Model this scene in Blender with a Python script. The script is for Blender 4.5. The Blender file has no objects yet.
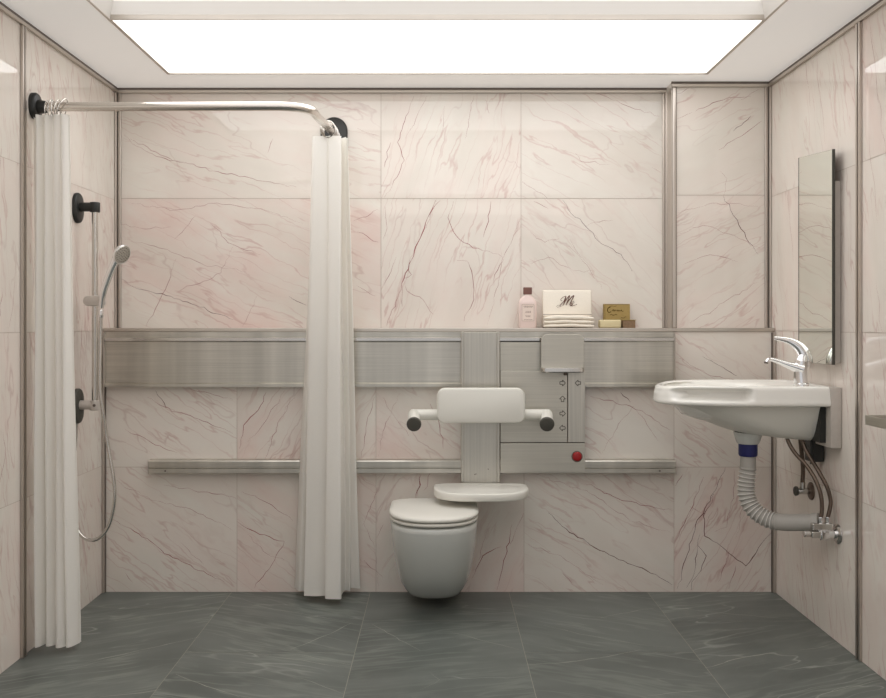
import bpy, bmesh, math, random
from mathutils import Vector, Matrix, noise
random.seed(7)
S = bpy.context.scene
COL = S.collection
F = 935.0; CX = 439.0; CY = 324.0; HZ = 1.19
def P(px, py, Y):
    return Vector(((px-CX)*Y/F, Y, HZ+(CY-py)*Y/F))
HW = 1.49          # half room width
YU = 4.32; YL = 4.15; YR = 4.21
CEIL = 2.281; LEDGE = 1.172

# ------------------------------------------------------------------ materials
def newmat(name):
    m = bpy.data.materials.new(name); m.use_nodes = True
    nt = m.node_tree; nt.nodes.clear()
    out = nt.nodes.new('ShaderNodeOutputMaterial'); b = nt.nodes.new('ShaderNodeBsdfPrincipled')
    nt.links.new(b.outputs[0], out.inputs[0])
    return m, nt, b, out
def srgb(r, g, b):
    f = lambda c: (c/255/12.92) if c/255 <= .04045 else ((c/255+.055)/1.055)**2.4
    return (f(r), f(g), f(b), 1)
def plain(name, col, rough=.5, metal=0, spec=.5, noise_amt=.06, nscale=6, coat=0, trans=0):
    m, nt, b, out = newmat(name); N = nt.nodes; L = nt.links
    tc = N.new('ShaderNodeTexCoord'); n = N.new('ShaderNodeTexNoise'); n.inputs['Scale'].default_value = nscale
    n.inputs['Detail'].default_value = 4
    L.new(tc.outputs['Object'], n.inputs['Vector'])
    mx = N.new('ShaderNodeMix'); mx.data_type = 'RGBA'
    d = 1-noise_amt
    mx.inputs['A'].default_value = (col[0]*d, col[1]*d, col[2]*d, 1)
    mx.inputs['B'].default_value = (min(1, col[0]*(2-d)), min(1, col[1]*(2-d)), min(1, col[2]*(2-d)), 1)
    L.new(n.outputs['Fac'], mx.inputs['Factor']); L.new(mx.outputs['Result'], b.inputs['Base Color'])
    b.inputs['Roughness'].default_value = rough; b.inputs['Metallic'].default_value = metal
    b.inputs['Specular IOR Level'].default_value = spec
    b.inputs['Coat Weight'].default_value = coat
    if trans: b.inputs['Transmission Weight'].default_value = trans
    return m
def brushed(name, col, rough=.34, sx=2, sy=2, sz=260, amt=.10, big=.16):
    """stainless steel with hairline grain; small scale axis = grain direction"""
    m, nt, b, out = newmat(name); N = nt.nodes; L = nt.links
    tc = N.new('ShaderNodeTexCoord'); mp = N.new('ShaderNodeMapping'); mp.inputs['Scale'].default_value = (sx, sy, sz)
    L.new(tc.outputs['Object'], mp.inputs['Vector'])
    n = N.new('ShaderNodeTexNoise'); n.inputs['Scale'].default_value = 1; n.inputs['Detail'].default_value = 3
    L.new(mp.outputs[0], n.inputs['Vector'])
    mp2 = N.new('ShaderNodeMapping'); mp2.inputs['Scale'].default_value = (9, 1, .3)  # broad vertical bands painted into the colour to imitate reflections
    L.new(tc.outputs['Object'], mp2.inputs['Vector'])
    n2 = N.new('ShaderNodeTexNoise'); n2.inputs['Scale'].default_value = 1; n2.inputs['Detail'].default_value = 3
    L.new(mp2.outputs[0], n2.inputs['Vector'])
    r = N.new('ShaderNodeMapRange'); r.inputs['From Min'].default_value = .3; r.inputs['From Max'].default_value = .7
    r.inputs['To Min'].default_value = 1-amt; r.inputs['To Max'].default_value = 1+amt
    L.new(n.outputs['Fac'], r.inputs['Value'])
    r2 = N.new('ShaderNodeMapRange'); r2.inputs['From Min'].default_value = .3; r2.inputs['From Max'].default_value = .7
    r2.inputs['To Min'].default_value = 1-big; r2.inputs['To Max'].default_value = 1+big
    L.new(n2.outputs['Fac'], r2.inputs['Value'])
    mu = N.new('ShaderNodeMath'); mu.operation = 'MULTIPLY'; L.new(r.outputs[0], mu.inputs[0]); L.new(r2.outputs[0], mu.inputs[1])
    vm = N.new('ShaderNodeVectorMath'); vm.operation = 'SCALE'; vm.inputs[0].default_value = col[:3]
    L.new(mu.outputs[0], vm.inputs['Scale']); L.new(vm.outputs[0], b.inputs['Base Color'])
    rr = N.new('ShaderNodeMapRange'); rr.inputs['To Min'].default_value = rough-.06; rr.inputs['To Max'].default_value = rough+.08
    L.new(n.outputs['Fac'], rr.inputs['Value']); L.new(rr.outputs[0], b.inputs['Roughness'])
    b.inputs['Metallic'].default_value = 1
    bp = N.new('ShaderNodeBump'); bp.inputs['Strength'].default_value = .08; bp.inputs['Distance'].default_value = .001
    L.new(n.outputs['Fac'], bp.inputs['Height']); L.new(bp.outputs[0], b.inputs['Normal'])
    return m
def math_n(N, op, *v):
    m = N.new('ShaderNodeMath'); m.operation = op
    for i, x in enumerate(v):
        if isinstance(x, (int, float)): m.inputs[i].default_value = x
    return m
def stone(name, base, tint, cloud, vein, fine, rough, spec, s_main=(1.3, 4.2), s_fine=(3.0, 15.0), vw=.012, fw=.02, va=.75, fa=.4, bump=0, warp=.2, dist=.15):
    """polished veined stone laid in tiles; 'tc' = per-tile coordinates, 'tp' = per-tile (tint, vein, brightness)"""
    m, nt, b, out = newmat(name); N = nt.nodes; L = nt.links
    a = N.new('ShaderNodeAttribute'); a.attribute_name = 'tc'
    p = N.new('ShaderNodeAttribute'); p.attribute_name = 'tp'
    sp = N.new('ShaderNodeSeparateColor'); L.new(p.outputs['Color'], sp.inputs[0])
    w = N.new('ShaderNodeTexNoise'); w.inputs['Scale'].default_value = 2.6; w.inputs['Detail'].default_value = 5
    w.inputs['Roughness'].default_value = .62
    L.new(a.outputs['Vector'], w.inputs['Vector'])
    sub = N.new('ShaderNodeVectorMath'); sub.operation = 'SUBTRACT'; sub.inputs[1].default_value = (.5, .5, .5); L.new(w.outputs['Color'], sub.inputs[0])
    sc = N.new('ShaderNodeVectorMath'); sc.operation = 'MULTIPLY'; sc.inputs[1].default_value = (warp, warp, 0); L.new(sub.outputs[0], sc.inputs[0])
    ad = N.new('ShaderNodeVectorMath'); ad.operation = 'ADD'; L.new(a.outputs['Vector'], ad.inputs[0]); L.new(sc.outputs[0], ad.inputs[1])
    def layer(scl, width, mscale, m0, m1, detail=2, off=0.0, dst=.0):
        mp = N.new('ShaderNodeMapping'); mp.inputs['Scale'].default_value = (scl[0], scl[1], 1); mp.inputs['Location'].default_value = (off, off*1.7, off)
        L.new(ad.outputs[0], mp.inputs['Vector'])
        n = N.new('ShaderNodeTexNoise'); n.inputs['Scale'].default_value = 1; n.inputs['Detail'].default_value = detail; n.inputs['Roughness'].default_value = .5
        n.inputs['Distortion'].default_value = dst
        L.new(mp.outputs[0], n.inputs['Vector'])
        s = math_n(N, 'SUBTRACT', 0, .5); L.new(n.outputs['Fac'], s.inputs[0])
        ab = math_n(N, 'ABSOLUTE'); L.new(s.outputs[0], ab.inputs[0])
        r = N.new('ShaderNodeMapRange'); r.inputs['From Min'].default_value = 0; r.inputs['From Max'].default_value = width
        r.inputs['To Min'].default_value = 1; r.inputs['To Max'].default_value = 0; L.new(ab.outputs[0], r.inputs['Value'])
        mk = N.new('ShaderNodeTexNoise'); mk.inputs['Scale'].default_value = mscale; mk.inputs['Detail'].default_value = 2
        mq = N.new('ShaderNodeMapping'); mq.inputs['Location'].default_value = (3.1+off, 7.7, 1.3); L.new(a.outputs['Vector'], mq.inputs['Vector'])
        L.new(mq.outputs[0], mk.inputs['Vector'])
        k = N.new('ShaderNodeMapRange'); k.inputs['From Min'].default_value = m0; k.inputs['From Max'].default_value = m1; L.new(mk.outputs['Fac'], k.inputs['Value'])
        mu = math_n(N, 'MULTIPLY'); L.new(r.outputs[0], mu.inputs[0]); L.new(k.outputs[0], mu.inputs[1])
        return mu
    l1 = layer(s_main, vw, 2.2, .46, .62, 3, 0, dist)
    l2 = layer(s_fine, fw, 3.1, .38, .58, 2, 5.0, .1)
    l3 = layer((s_main[0]*1.6, s_main[1]*1.3), vw*3.2, 1.7, .48, .68, 4, 9.0, dist)
    # clouds
    mp = N.new('ShaderNodeMapping'); mp.inputs['Scale'].default_value = (1.6, 3.6, 1); L.new(ad.outputs[0], mp.inputs['Vector'])
    c = N.new('ShaderNodeTexNoise'); c.inputs['Scale'].default_value = 1.3; c.inputs['Detail'].default_value = 6; c.inputs['Roughness'].default_value = .6
    L.new(mp.outputs[0], c.inputs['Vector'])
    cr = N.new('ShaderNodeMapRange'); cr.inputs['From Min'].default_value = .36; cr.inputs['From Max'].default_value = .68; L.new(c.outputs['Fac'], cr.inputs['Value'])
    ct = math_n(N, 'MULTIPLY'); L.new(cr.outputs[0], ct.inputs[0]); L.new(sp.outputs[0], ct.inputs[1])
    mx = N.new('ShaderNodeMix'); mx.data_type = 'RGBA'; mx.inputs['A'].default_value = base; mx.inputs['B'].default_value = tint; L.new(ct.outputs[0], mx.inputs['Factor'])
    c2 = N.new('ShaderNodeTexNoise'); c2.inputs['Scale'].default_value = 2.3; c2.inputs['Detail'].default_value = 5
    mp3 = N.new('ShaderNodeMapping'); mp3.inputs['Scale'].default_value = (1, 2.4, 1); mp3.inputs['Location'].default_value = (4, 2, 8); L.new(ad.outputs[0], mp3.inputs['Vector']); L.new(mp3.outputs[0], c2.inputs['Vector'])
    c2r = N.new('ShaderNodeMapRange'); c2r.inputs['From Min'].default_value = .45; c2r.inputs['From Max'].default_value = .75; c2r.inputs['To Max'].default_value = .8; L.new(c2.outputs['Fac'], c2r.inputs['Value'])
    mx2 = N.new('ShaderNodeMix'); mx2.data_type = 'RGBA'; mx2.inputs['B'].default_value = cloud; L.new(mx.outputs['Result'], mx2.inputs['A']); L.new(c2r.outputs[0], mx2.inputs['Factor'])
    cur = mx2
    for lay, colr, amt in ((l3, fine, fa*.3), (l2, fine, fa), (l1, vein, va)):
        f1 = math_n(N, 'MULTIPLY', 0, amt); L.new(lay.outputs[0], f1.inputs[0])
        f2 = math_n(N, 'MULTIPLY'); f2.use_clamp = True; L.new(f1.outputs[0], f2.inputs[0]); L.new(sp.outputs[1], f2.inputs[1])
        q = N.new('ShaderNodeMix'); q.data_type = 'RGBA'; q.inputs['B'].default_value = colr
        L.new(cur.outputs['Result'], q.inputs['A']); L.new(f2.outputs[0], q.inputs['Factor']); cur = q
    vm = N.new('ShaderNodeVectorMath'); vm.operation = 'SCALE'; L.new(cur.outputs['Result'], vm.inputs[0]); L.new(sp.outputs[2], vm.inputs['Scale'])
    L.new(vm.outputs[0], b.inputs['Base Color'])
    b.inputs['Roughness'].default_value = rough; b.inputs['Specular IOR Level'].default_value = spec
    if bump:
        bp = N.new('ShaderNodeBump'); bp.inputs['Strength'].default_value = bump; bp.inputs['Distance'].default_value = .002
        L.new(c.outputs['Fac'], bp.inputs['Height']); L.new(bp.outputs[0], b.inputs['Normal'])
    return m

M = {}
M['marble'] = stone('pink_marble', srgb(231, 225, 216), srgb(227, 203, 195), srgb(220, 213, 203), srgb(166, 116, 113), srgb(190, 142, 136), .02, .5, va=.34, fa=.5, warp=.12, vw=.007, s_fine=(2.2, 17))
M['slate'] = stone('green_slate', srgb(106, 111, 107), srgb(90, 95, 91), srgb(74, 79, 76), srgb(170, 174, 166), srgb(132, 138, 130), .36, .35,
                   s_main=(.9, 3.4), s_fine=(2.2, 16), vw=.006, fw=.05, va=.55, fa=.65, bump=.1, warp=.07, dist=.05)
M['vein'] = plain('marble_vein', srgb(164, 108, 106), .06, 0, .4, .35, 14)
M['vein_dark'] = plain('marble_vein_dark', srgb(112, 72, 70), .06, 0, .4, .35, 14)
M['grout'] = plain('grout', srgb(188, 174, 162), .8)
M['grout_floor'] = plain('grout_floor', srgb(160, 158, 146), .8)
M['plaster'] = plain('ceiling_plaster', srgb(238, 234, 229), .75, 0, .2, .015, 3)
M['ceiling_glow'] = plain('plaster_added_glow', srgb(232, 229, 225), .75, 0, .2, .015, 3)
_b = [n for n in M['ceiling_glow'].node_tree.nodes if n.type == 'BSDF_PRINCIPLED'][0]
_b.inputs['Emission Color'].default_value = (1, .96, .92, 1); _b.inputs['Emission Strength'].default_value = .24  # added glow brightens the plain plaster; the ceiling itself is no lamp
M['steel'] = brushed('brushed_steel', srgb(196, 192, 183), .34)
M['steel_v'] = brushed('brushed_steel_vertical', srgb(196, 192, 183), .36, 200, 200, 2, .08, .05)
M['steel_panel'] = brushed('brushed_steel_panel', srgb(198, 194, 184), .42, 3, 3, 180, .06, .04)
M['trim'] = brushed('trim_steel', srgb(200, 192, 184), .34, 100, 100, 1.5, .06, .03)
M['trim_h'] = brushed('trim_steel_horizontal', srgb(200, 192, 183), .34, 2, 2, 100, .06, .03)
M['gap'] = plain('shadow_gap', srgb(112, 102, 95), .7)
M['chrome'] = plain('chrome', (.86, .86, .87, 1), .06, 1, .5, .02)
M['chrome_soft'] = plain('satin_chrome', (.62, .60, .57, 1), .2, 1, .5, .05)
M['rod'] = plain('polished_steel_rod', (.70, .66, .61, 1), .2, 1, .5, .03)
M['black'] = plain('black_plastic', srgb(40, 40, 38), .42, 0, .4, .15, 30)
M['grey_dark'] = plain('dark_grey_rubber', srgb(74, 72, 66), .6, 0, .4, .12, 40)
M['ceramic'] = plain('white_ceramic', srgb(242, 240, 234), .1, 0, .5, .01, 3, coat=.3)
M['ceramic_grey'] = plain('toilet_ceramic', srgb(205, 207, 203), .16, 0, .5, .015, 3, coat=.2)
M['white_plastic'] = plain('white_plastic', srgb(226, 224, 216), .34, 0, .4, .015, 8)
M['clear_plastic'] = plain('frosted_plastic', srgb(196, 188, 180), .3, 0, .5, .08, 60)
M['pipe'] = plain('grey_ribbed_plastic', srgb(176, 172, 166), .5, 0, .4, .04, 30)
M['pipe_hi'] = plain('white_rib_plastic', srgb(232, 229, 224), .35, 0, .5, .03, 30)
M['blue'] = plain('blue_plastic', srgb(40, 44, 100), .4, 0, .4, .08, 30)
M['red'] = plain('red_plastic', srgb(160, 22, 26), .35, 0, .5, .06, 30)
M['braid'] = plain('braided_steel', srgb(110, 96, 86), .36, .85, .5, .5, 420)
M['towel'] = plain('white_terry', srgb(238, 230, 217), .95, 0, .1, .05, 120)
M['towel_band'] = plain('grey_towel_band', srgb(168, 158, 148), .9, 0, .1, .1, 120)
M['thread'] = plain('brown_thread', srgb(104, 74, 66), .8, 0, .2, .2, 200)
M['liquid'] = plain('pink_liquid_glass', srgb(232, 212, 205), .12, 0, .5, .03, 20)
M['cap'] = plain('brown_cap', srgb(120, 84, 76), .4, 0, .4, .1, 60)
M['label'] = plain('paper_label', srgb(232, 216, 206), .7, 0, .2, .04, 100)
M['ink'] = plain('faded_ink', srgb(150, 120, 112), .8, 0, .1, .2, 100)
M['kraft'] = plain('golden_card', srgb(170, 146, 92), .6, 0, .3, .14, 90)
M['ink_dark'] = plain('dark_olive_ink', srgb(92, 72, 36), .8, 0, .1, .2, 100)
M['soap'] = plain('cream_soap', srgb(214, 200, 160), .5, 0, .4, .06, 50)
M['brown_box'] = plain('brown_mottled_card', srgb(132, 108, 84), .6, 0, .3, .45, 120)
M['button_line'] = plain('engraved_grey', srgb(92, 86, 78), .6, 0, .3, .1, 100)
m, nt, b, out = newmat('mirror_glass')
tcn = nt.nodes.new('ShaderNodeTexCoord'); nn = nt.nodes.new('ShaderNodeTexNoise'); nn.inputs['Scale'].default_value = 2
nt.links.new(tcn.outputs['Object'], nn.inputs['Vector'])
mr = nt.nodes.new('ShaderNodeMapRange'); mr.inputs['To Min'].default_value = .003; mr.inputs['To Max'].default_value = .008
nt.links.new(nn.outputs['Fac'], mr.inputs['Value']); nt.links.new(mr.outputs[0], b.inputs['Roughness'])
b.inputs['Base Color'].default_value = (.84, .86, .81, 1); b.inputs['Metallic'].default_value = 1; M['mirror'] = m
def curtain_mat():
    m, nt, b, out = newmat('curtain_fabric'); N = nt.nodes; L = nt.links
    tc = N.new('ShaderNodeTexCoord'); n = N.new('ShaderNodeTexNoise'); n.inputs['Scale'].default_value = 400; L.new(tc.outputs['Object'], n.inputs['Vector'])
    mx = N.new('ShaderNodeMix'); mx.data_type = 'RGBA'; mx.inputs['A'].default_value = srgb(244, 242, 236); mx.inputs['B'].default_value = srgb(252, 250, 246)
    L.new(n.outputs['Fac'], mx.inputs['Factor']); L.new(mx.outputs['Result'], b.inputs['Base Color'])
    b.inputs['Roughness'].default_value = .8; b.inputs['Specular IOR Level'].default_value = .2
    t = N.new('ShaderNodeBsdfTranslucent'); L.new(mx.outputs['Result'], t.inputs['Color'])
    ms = N.new('ShaderNodeMixShader'); ms.inputs[0].default_value = .3
    L.new(b.outputs[0], ms.inputs[1]); L.new(t.outputs[0], ms.inputs[2]); L.new(ms.outputs[0], out.inputs[0])
    return m
M['curtain'] = curtain_mat()
def emis(name, s, col=(1, 1, 1, 1)):
    m, nt, b, out = newmat(name); N = nt.nodes; L = nt.links
    b.inputs['Base Color'].default_value = (.8, .8, .8, 1)
    tc = N.new('ShaderNodeTexCoord'); n = N.new('ShaderNodeTexNoise'); n.inputs['Scale'].default_value = 1.5; L.new(tc.outputs['Object'], n.inputs['Vector'])
    r = N.new('ShaderNodeMapRange'); r.inputs['To Min'].default_value = s*.97; r.inputs['To Max'].default_value = s*1.03; L.new(n.outputs['Fac'], r.inputs['Value'])
    b.inputs['Emission Color'].default_value = col; L.new(r.outputs[0], b.inputs['Emission Strength'])
    return m
M['light'] = emis('light_diffuser', 2.35)
M['light2'] = emis('light_diffuser_front', .95)

# ------------------------------------------------------------------ object helpers
ROOT = {}
def tag(o, label=None, cat=None, group=None, kind=None):
    if label: o['label'] = label
    if cat: o['category'] = cat
    if group: o['group'] = group
    if kind: o['kind'] = kind
    return o
def thing(name, label, cat, loc, group=None):
    o = bpy.data.objects.new(name, None); COL.objects.link(o); o.location = loc; o.empty_display_size = .05
    ROOT[o] = Vector(loc)
    return tag(o, label, cat, group)
def link(name, bm, mat, parent=None, smooth=False, angle=None):
    mats = mat if isinstance(mat, (list, tuple)) else [mat]
    bmesh.ops.recalc_face_normals(bm, faces=bm.faces[:])
    if parent is not None:
        base = ROOT[parent]
    else:
        xs = [v.co.x for v in bm.verts]; ys = [v.co.y for v in bm.verts]; zs = [v.co.z for v in bm.verts]
        base = Vector(((min(xs)+max(xs))/2, (min(ys)+max(ys))/2, min(zs)))
    bmesh.ops.translate(bm, verts=bm.verts[:], vec=-base)
    me = bpy.data.meshes.new(name); bm.to_mesh(me); bm.free()
    for k in mats: me.materials.append(M[k])
    if smooth:
        for p in me.polygons: p.use_smooth = True
        me.set_sharp_from_angle(angle=math.radians(angle or 40))
    o = bpy.data.objects.new(name, me); COL.objects.link(o)
    if parent is not None: o.parent = parent
    else: o.location = base
    ROOT[o] = base
    return o
def struct(name, bm, mat, **k):
    return tag(link(name, bm, mat, **k), kind='structure')
def B(): return bmesh.new()
def box(bm, x0, x1, y0, y1, z0, z1, bev=0, seg=2, mi=0):
    v = [bm.verts.new((x, y, z)) for x in (x0, x1) for y in (y0, y1) for z in (z0, z1)]
    fs = [bm.faces.new([v[i] for i in f]) for f in ((0, 1, 3, 2), (4, 6, 7, 5), (0, 4, 5, 1), (2, 3, 7, 6), (0, 2, 6, 4), (1, 5, 7, 3))]
    for f in fs: f.material_index = mi
    if bev:
        es = list({e for f in fs for e in f.edges})
        bmesh.ops.bevel(bm, geom=es, offset=bev, segments=seg, affect='EDGES', profile=.5)
    return fs
def ring_bridge(bm, rings, cap0=True, cap1=True, closed=True):
    vr = [[bm.verts.new(p) for p in r] for r in rings]
    n = len(vr[0])
    for a, b2 in zip(vr, vr[1:]):
        for i in range(n if closed else n-1):
            j = (i+1) % n
            bm.faces.new((a[i], a[j], b2[j], b2[i]))
    if closed:
        if cap0: bm.faces.new(vr[0][::-1])
        if cap1: bm.faces.new(vr[-1])
    return vr
def smooth_path(pts, n=8):
    pts = [Vector(p) for p in pts]; out = []
    q = [pts[0]*2-pts[1]]+pts+[pts[-1]*2-pts[-2]]
    for i in range(1, len(q)-2):
        for k in range(n):
            t = k/n; a, b2, c, d = q[i-1], q[i], q[i+1], q[i+2]
            out.append(.5*((2*b2)+(c-a)*t+(2*a-5*b2+4*c-d)*t*t+(3*b2-a-3*c+d)*t**3))
    out.append(pts[-1]); return out
def tube(bm, pts, r, seg=14, sm=0, flat=1.0, up=None, cap=True):
    """swept round tube; r scalar or list over control points; flat scales the section along 'up' cross direction"""
    n0 = len(pts)
    rs = [r]*n0 if isinstance(r, (int, float)) else list(r)
    if sm:
        P3 = smooth_path(pts, sm); R = []
        for i in range(n0-1):
            for k in range(sm): R.append(rs[i]+(rs[i+1]-rs[i])*k/sm)
        R.append(rs[-1])
    else: P3 = [Vector(p) for p in pts]; R = rs
    rings = []; prev = None
    for i, p in enumerate(P3):
        t = (P3[min(i+1, len(P3)-1)]-P3[max(i-1, 0)]).normalized()
        if prev is None:
            u = Vector(up) if up is not None else (Vector((0, 0, 1)) if abs(t.z) < .9 else Vector((0, 1, 0)))
            u = (u-t*u.dot(t)).normalized()
        else:
            u = (prev-t*prev.dot(t)).normalized()
        prev = u; w = t.cross(u)
        rings.append([p+(u*math.cos(a)+w*math.sin(a)*flat)*R[i] for a in [2*math.pi*k/seg for k in range(seg)]])
    return ring_bridge(bm, rings, cap, cap)
def cyl(bm, a, b2, r, seg=24, r2=None, bev=0):
    a, b2 = Vector(a), Vector(b2); r2 = r if r2 is None else r2
    if bev:
        d = (b2-a).normalized()
        return tube(bm, [a, a+d*bev*.3, a+d*bev, b2-d*bev, b2-d*bev*.3, b2], [r-bev, r-bev*.3, r, r2, r2-bev*.3, r2-bev], seg)
    return tube(bm, [a, b2], [r, r2], seg)
def rrect(w, h, r, n=6, cx=0, cz=0, rr=None):
    rr = rr or (r, r, r, r); out = []
    for k, (sx, sz) in enumerate(((1, 1), (-1, 1), (-1, -1), (1, -1))):
        q = rr[k]
        for i in range(n+1):
            a = math.pi/2*(k+i/n)
            out.append((cx+sx*(w/2-q)+q*math.cos(a), cz+sz*(h/2-q)+q*math.sin(a)))
    return out
def plate(bm, x0, x1, z0, z1, y0, y1, r, bev=.003, rr=None, tilt=0):
    """rounded-corner plate standing in XZ, front face toward -Y (y0<y1)"""
    cx, cz = (x0+x1)/2, (z0+z1)/2; w, h = x1-x0, z1-z0
    rings = []
    for ins, y in ((bev, y0), (bev*.3, y0+bev*.3), (0, y0+bev), (0, y1-bev), (bev*.3, y1-bev*.3), (bev, y1)):
        q = rrect(w-2*ins, h-2*ins, max(r-ins, .0005), 6, cx, cz, [max(k-ins, .0005) for k in rr] if rr else None)
        rings.append([Vector((x, y+tilt*(z-cz), z)) for x, z in q])
    ring_bridge(bm, rings)
def extrude_x(bm, prof, x0, x1, mi=0):
    rings = [[Vector((x, y, z)) for y, z in prof] for x in (x0, x1)]
    ring_bridge(bm, rings)
def ribbon(bm, pts, w, nrm, lift=.0006, mi=0, taper=True):
    """flat stroke lying on a surface of normal nrm"""
    nrm = Vector(nrm); pts = [Vector(p) for p in pts]; L = []; R = []
    n = len(pts)
    for i, p in enumerate(pts):
        t = (pts[min(i+1, n-1)]-pts[max(i-1, 0)]).normalized(); s = nrm.cross(t).normalized()
        ww = w*(min(1, .25+3*min(i, n-1-i)/max(n-1, 1)) if taper else 1)
        if taper: ww *= .65+.7*noise.noise(p*23)
        ww = max(ww, w*.2)
        L.append(bm.verts.new(p+nrm*lift+s*ww/2)); R.append(bm.verts.new(p+nrm*lift-s*ww/2))
    for i in range(n-1):
        f = bm.faces.new((L[i], L[i+1], R[i+1], R[i])); f.material_index = mi

# ------------------------------------------------------------------ tiled surfaces
def tiled(name, org, U, V, nrm, rects, mats, gap=.0022, back=.02, lines=(), kind_name=None):
    """rects: (u0,u1,v0,v1,angle,tint,vein,bright). lines: (pts3d, width, materialindex)"""
    org, U, V, nrm = Vector(org), Vector(U), Vector(V), Vector(nrm)
    bm = B(); tc = bm.loops.layers.float_vector.new('tc'); tp = bm.loops.layers.float_color.new('tp')
    us = [r[0] for r in rects]+[r[1] for r in rects]; vs = [r[2] for r in rects]+[r[3] for r in rects]
    u0, u1, v0, v1 = min(us), max(us), min(vs), max(vs)
    # backing slab in grout colour
    c = [org+U*u+V*v-nrm*d for d in (.0012, back) for u, v in ((u0, v0), (u1, v0), (u1, v1), (u0, v1))]
    vv = [bm.verts.new(x) for x in c]
    for f in ((0, 1, 2, 3), (7, 6, 5, 4), (0, 4, 5, 1), (1, 5, 6, 2), (2, 6, 7, 3), (3, 7, 4, 0)):
        bm.faces.new([vv[i] for i in f]).material_index = 1
    for k, (a, b2, c0, d, ang, tint, vein, br) in enumerate(rects):
        g = gap/2; q = [(a+g, c0+g), (b2-g, c0+g), (b2-g, d-g), (a+g, d-g)]
        vt = [bm.verts.new(org+U*u+V*v) for u, v in q]
        f = bm.faces.new(vt)
        ca, sa = math.cos(math.radians(ang)), math.sin(math.radians(ang))
        ox, oy, oz = random.uniform(0, 30), random.uniform(0, 30), random.uniform(0, 30)
        for lp, (u, v) in zip(f.loops, q):
            lp[tc] = (ca*u+sa*v+ox, -sa*u+ca*v+oy, oz); lp[tp] = (tint, vein, br, 1)
    for pts, w, mi in lines:
        ribbon(bm, pts, w, nrm, .0004, mi)
    # keep face directions as built
    base = Vector(org)
    bmesh.ops.translate(bm, verts=bm.verts[:], vec=-base)
    me = bpy.data.meshes.new(name); bm.to_mesh(me); bm.free()
    for k in mats: me.materials.append(M[k])
    o = bpy.data.objects.new(name, me); COL.objects.link(o); o.location = base; o['kind'] = 'structure'; ROOT[o] = base
    return o
def crack(pts, ox, oy, sc, Y, w, dark=False, jit=.006):
    """a natural vein running over the slab: control points refined with irregular kinks"""
    q = [P(ox+x/sc, oy+y/sc, Y) for x, y in pts]; out = [q[0]]
    for a, b2 in zip(q, q[1:]):
        d = (b2-a); L = d.length; n = max(2, int(L/.02)); s = Vector((-d.z, 0, d.x)).normalized()
        for i in range(1, n+1):
            t = i/n; off = s*(noise.noise((a+d*t)*31+Vector((w*999, 0, 0)))*jit*2*(1 if i < n else .3))
            out.append(a+d*t+off)
    return (out, w*1.3, 3 if dark else 2)

# upper back wall (behind the ledge)
xU = [P(117, 0, YU).x-.02, P(381, 0, YU).x, P(521, 0, YU).x, 1.05]
xU[0] = -HW
zj = 1.77
A = (110, 85, 2.793); C = (380, 85, 2.793)
up_lines = []
for pts, w, dk in (([(40, 140), (75, 172), (130, 200), (220, 220), (290, 240), (400, 262), (520, 285)], .0022, 0), ([(55, 150), (140, 195), (215, 222)], .0016, 0),
                   ([(30, 540), (80, 570), (170, 590), (250, 620), (345, 655)], .0022, 1), ([(185, 485), (160, 560), (100, 675)], .0016, 0),
                   ([(345, 445), (325, 490), (310, 525), (250, 555), (180, 575)], .0016, 0), ([(280, 385), (330, 440), (420, 475)], .002, 0),
                   ([(240, 365), (210, 400), (180, 430)], .0016, 0), ([(30, 390), (100, 402), (170, 395)], .0014, 0), ([(500, 590), (548, 615)], .0025, 1),
                   ([(680, 380), (748, 348)], .0016, 0), ([(455, 150), (440, 190)], .0014, 0), ([(410, 590), (380, 660), (368, 675)], .0012, 0),
                   ([(60, 330), (180, 350), (300, 330), (420, 345), (540, 385)], .0014, 0), ([(40, 430), (160, 460), (260, 500), (380, 520)], .0014, 0),
                   ([(690, 410), (720, 425), (750, 440)], .0018, 0), ([(690, 560), (740, 590)], .0014, 0), ([(690, 120), (750, 140)], .0014, 0)):
    up_lines.append(crack(pts, *A, YU, w, dk))
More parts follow.
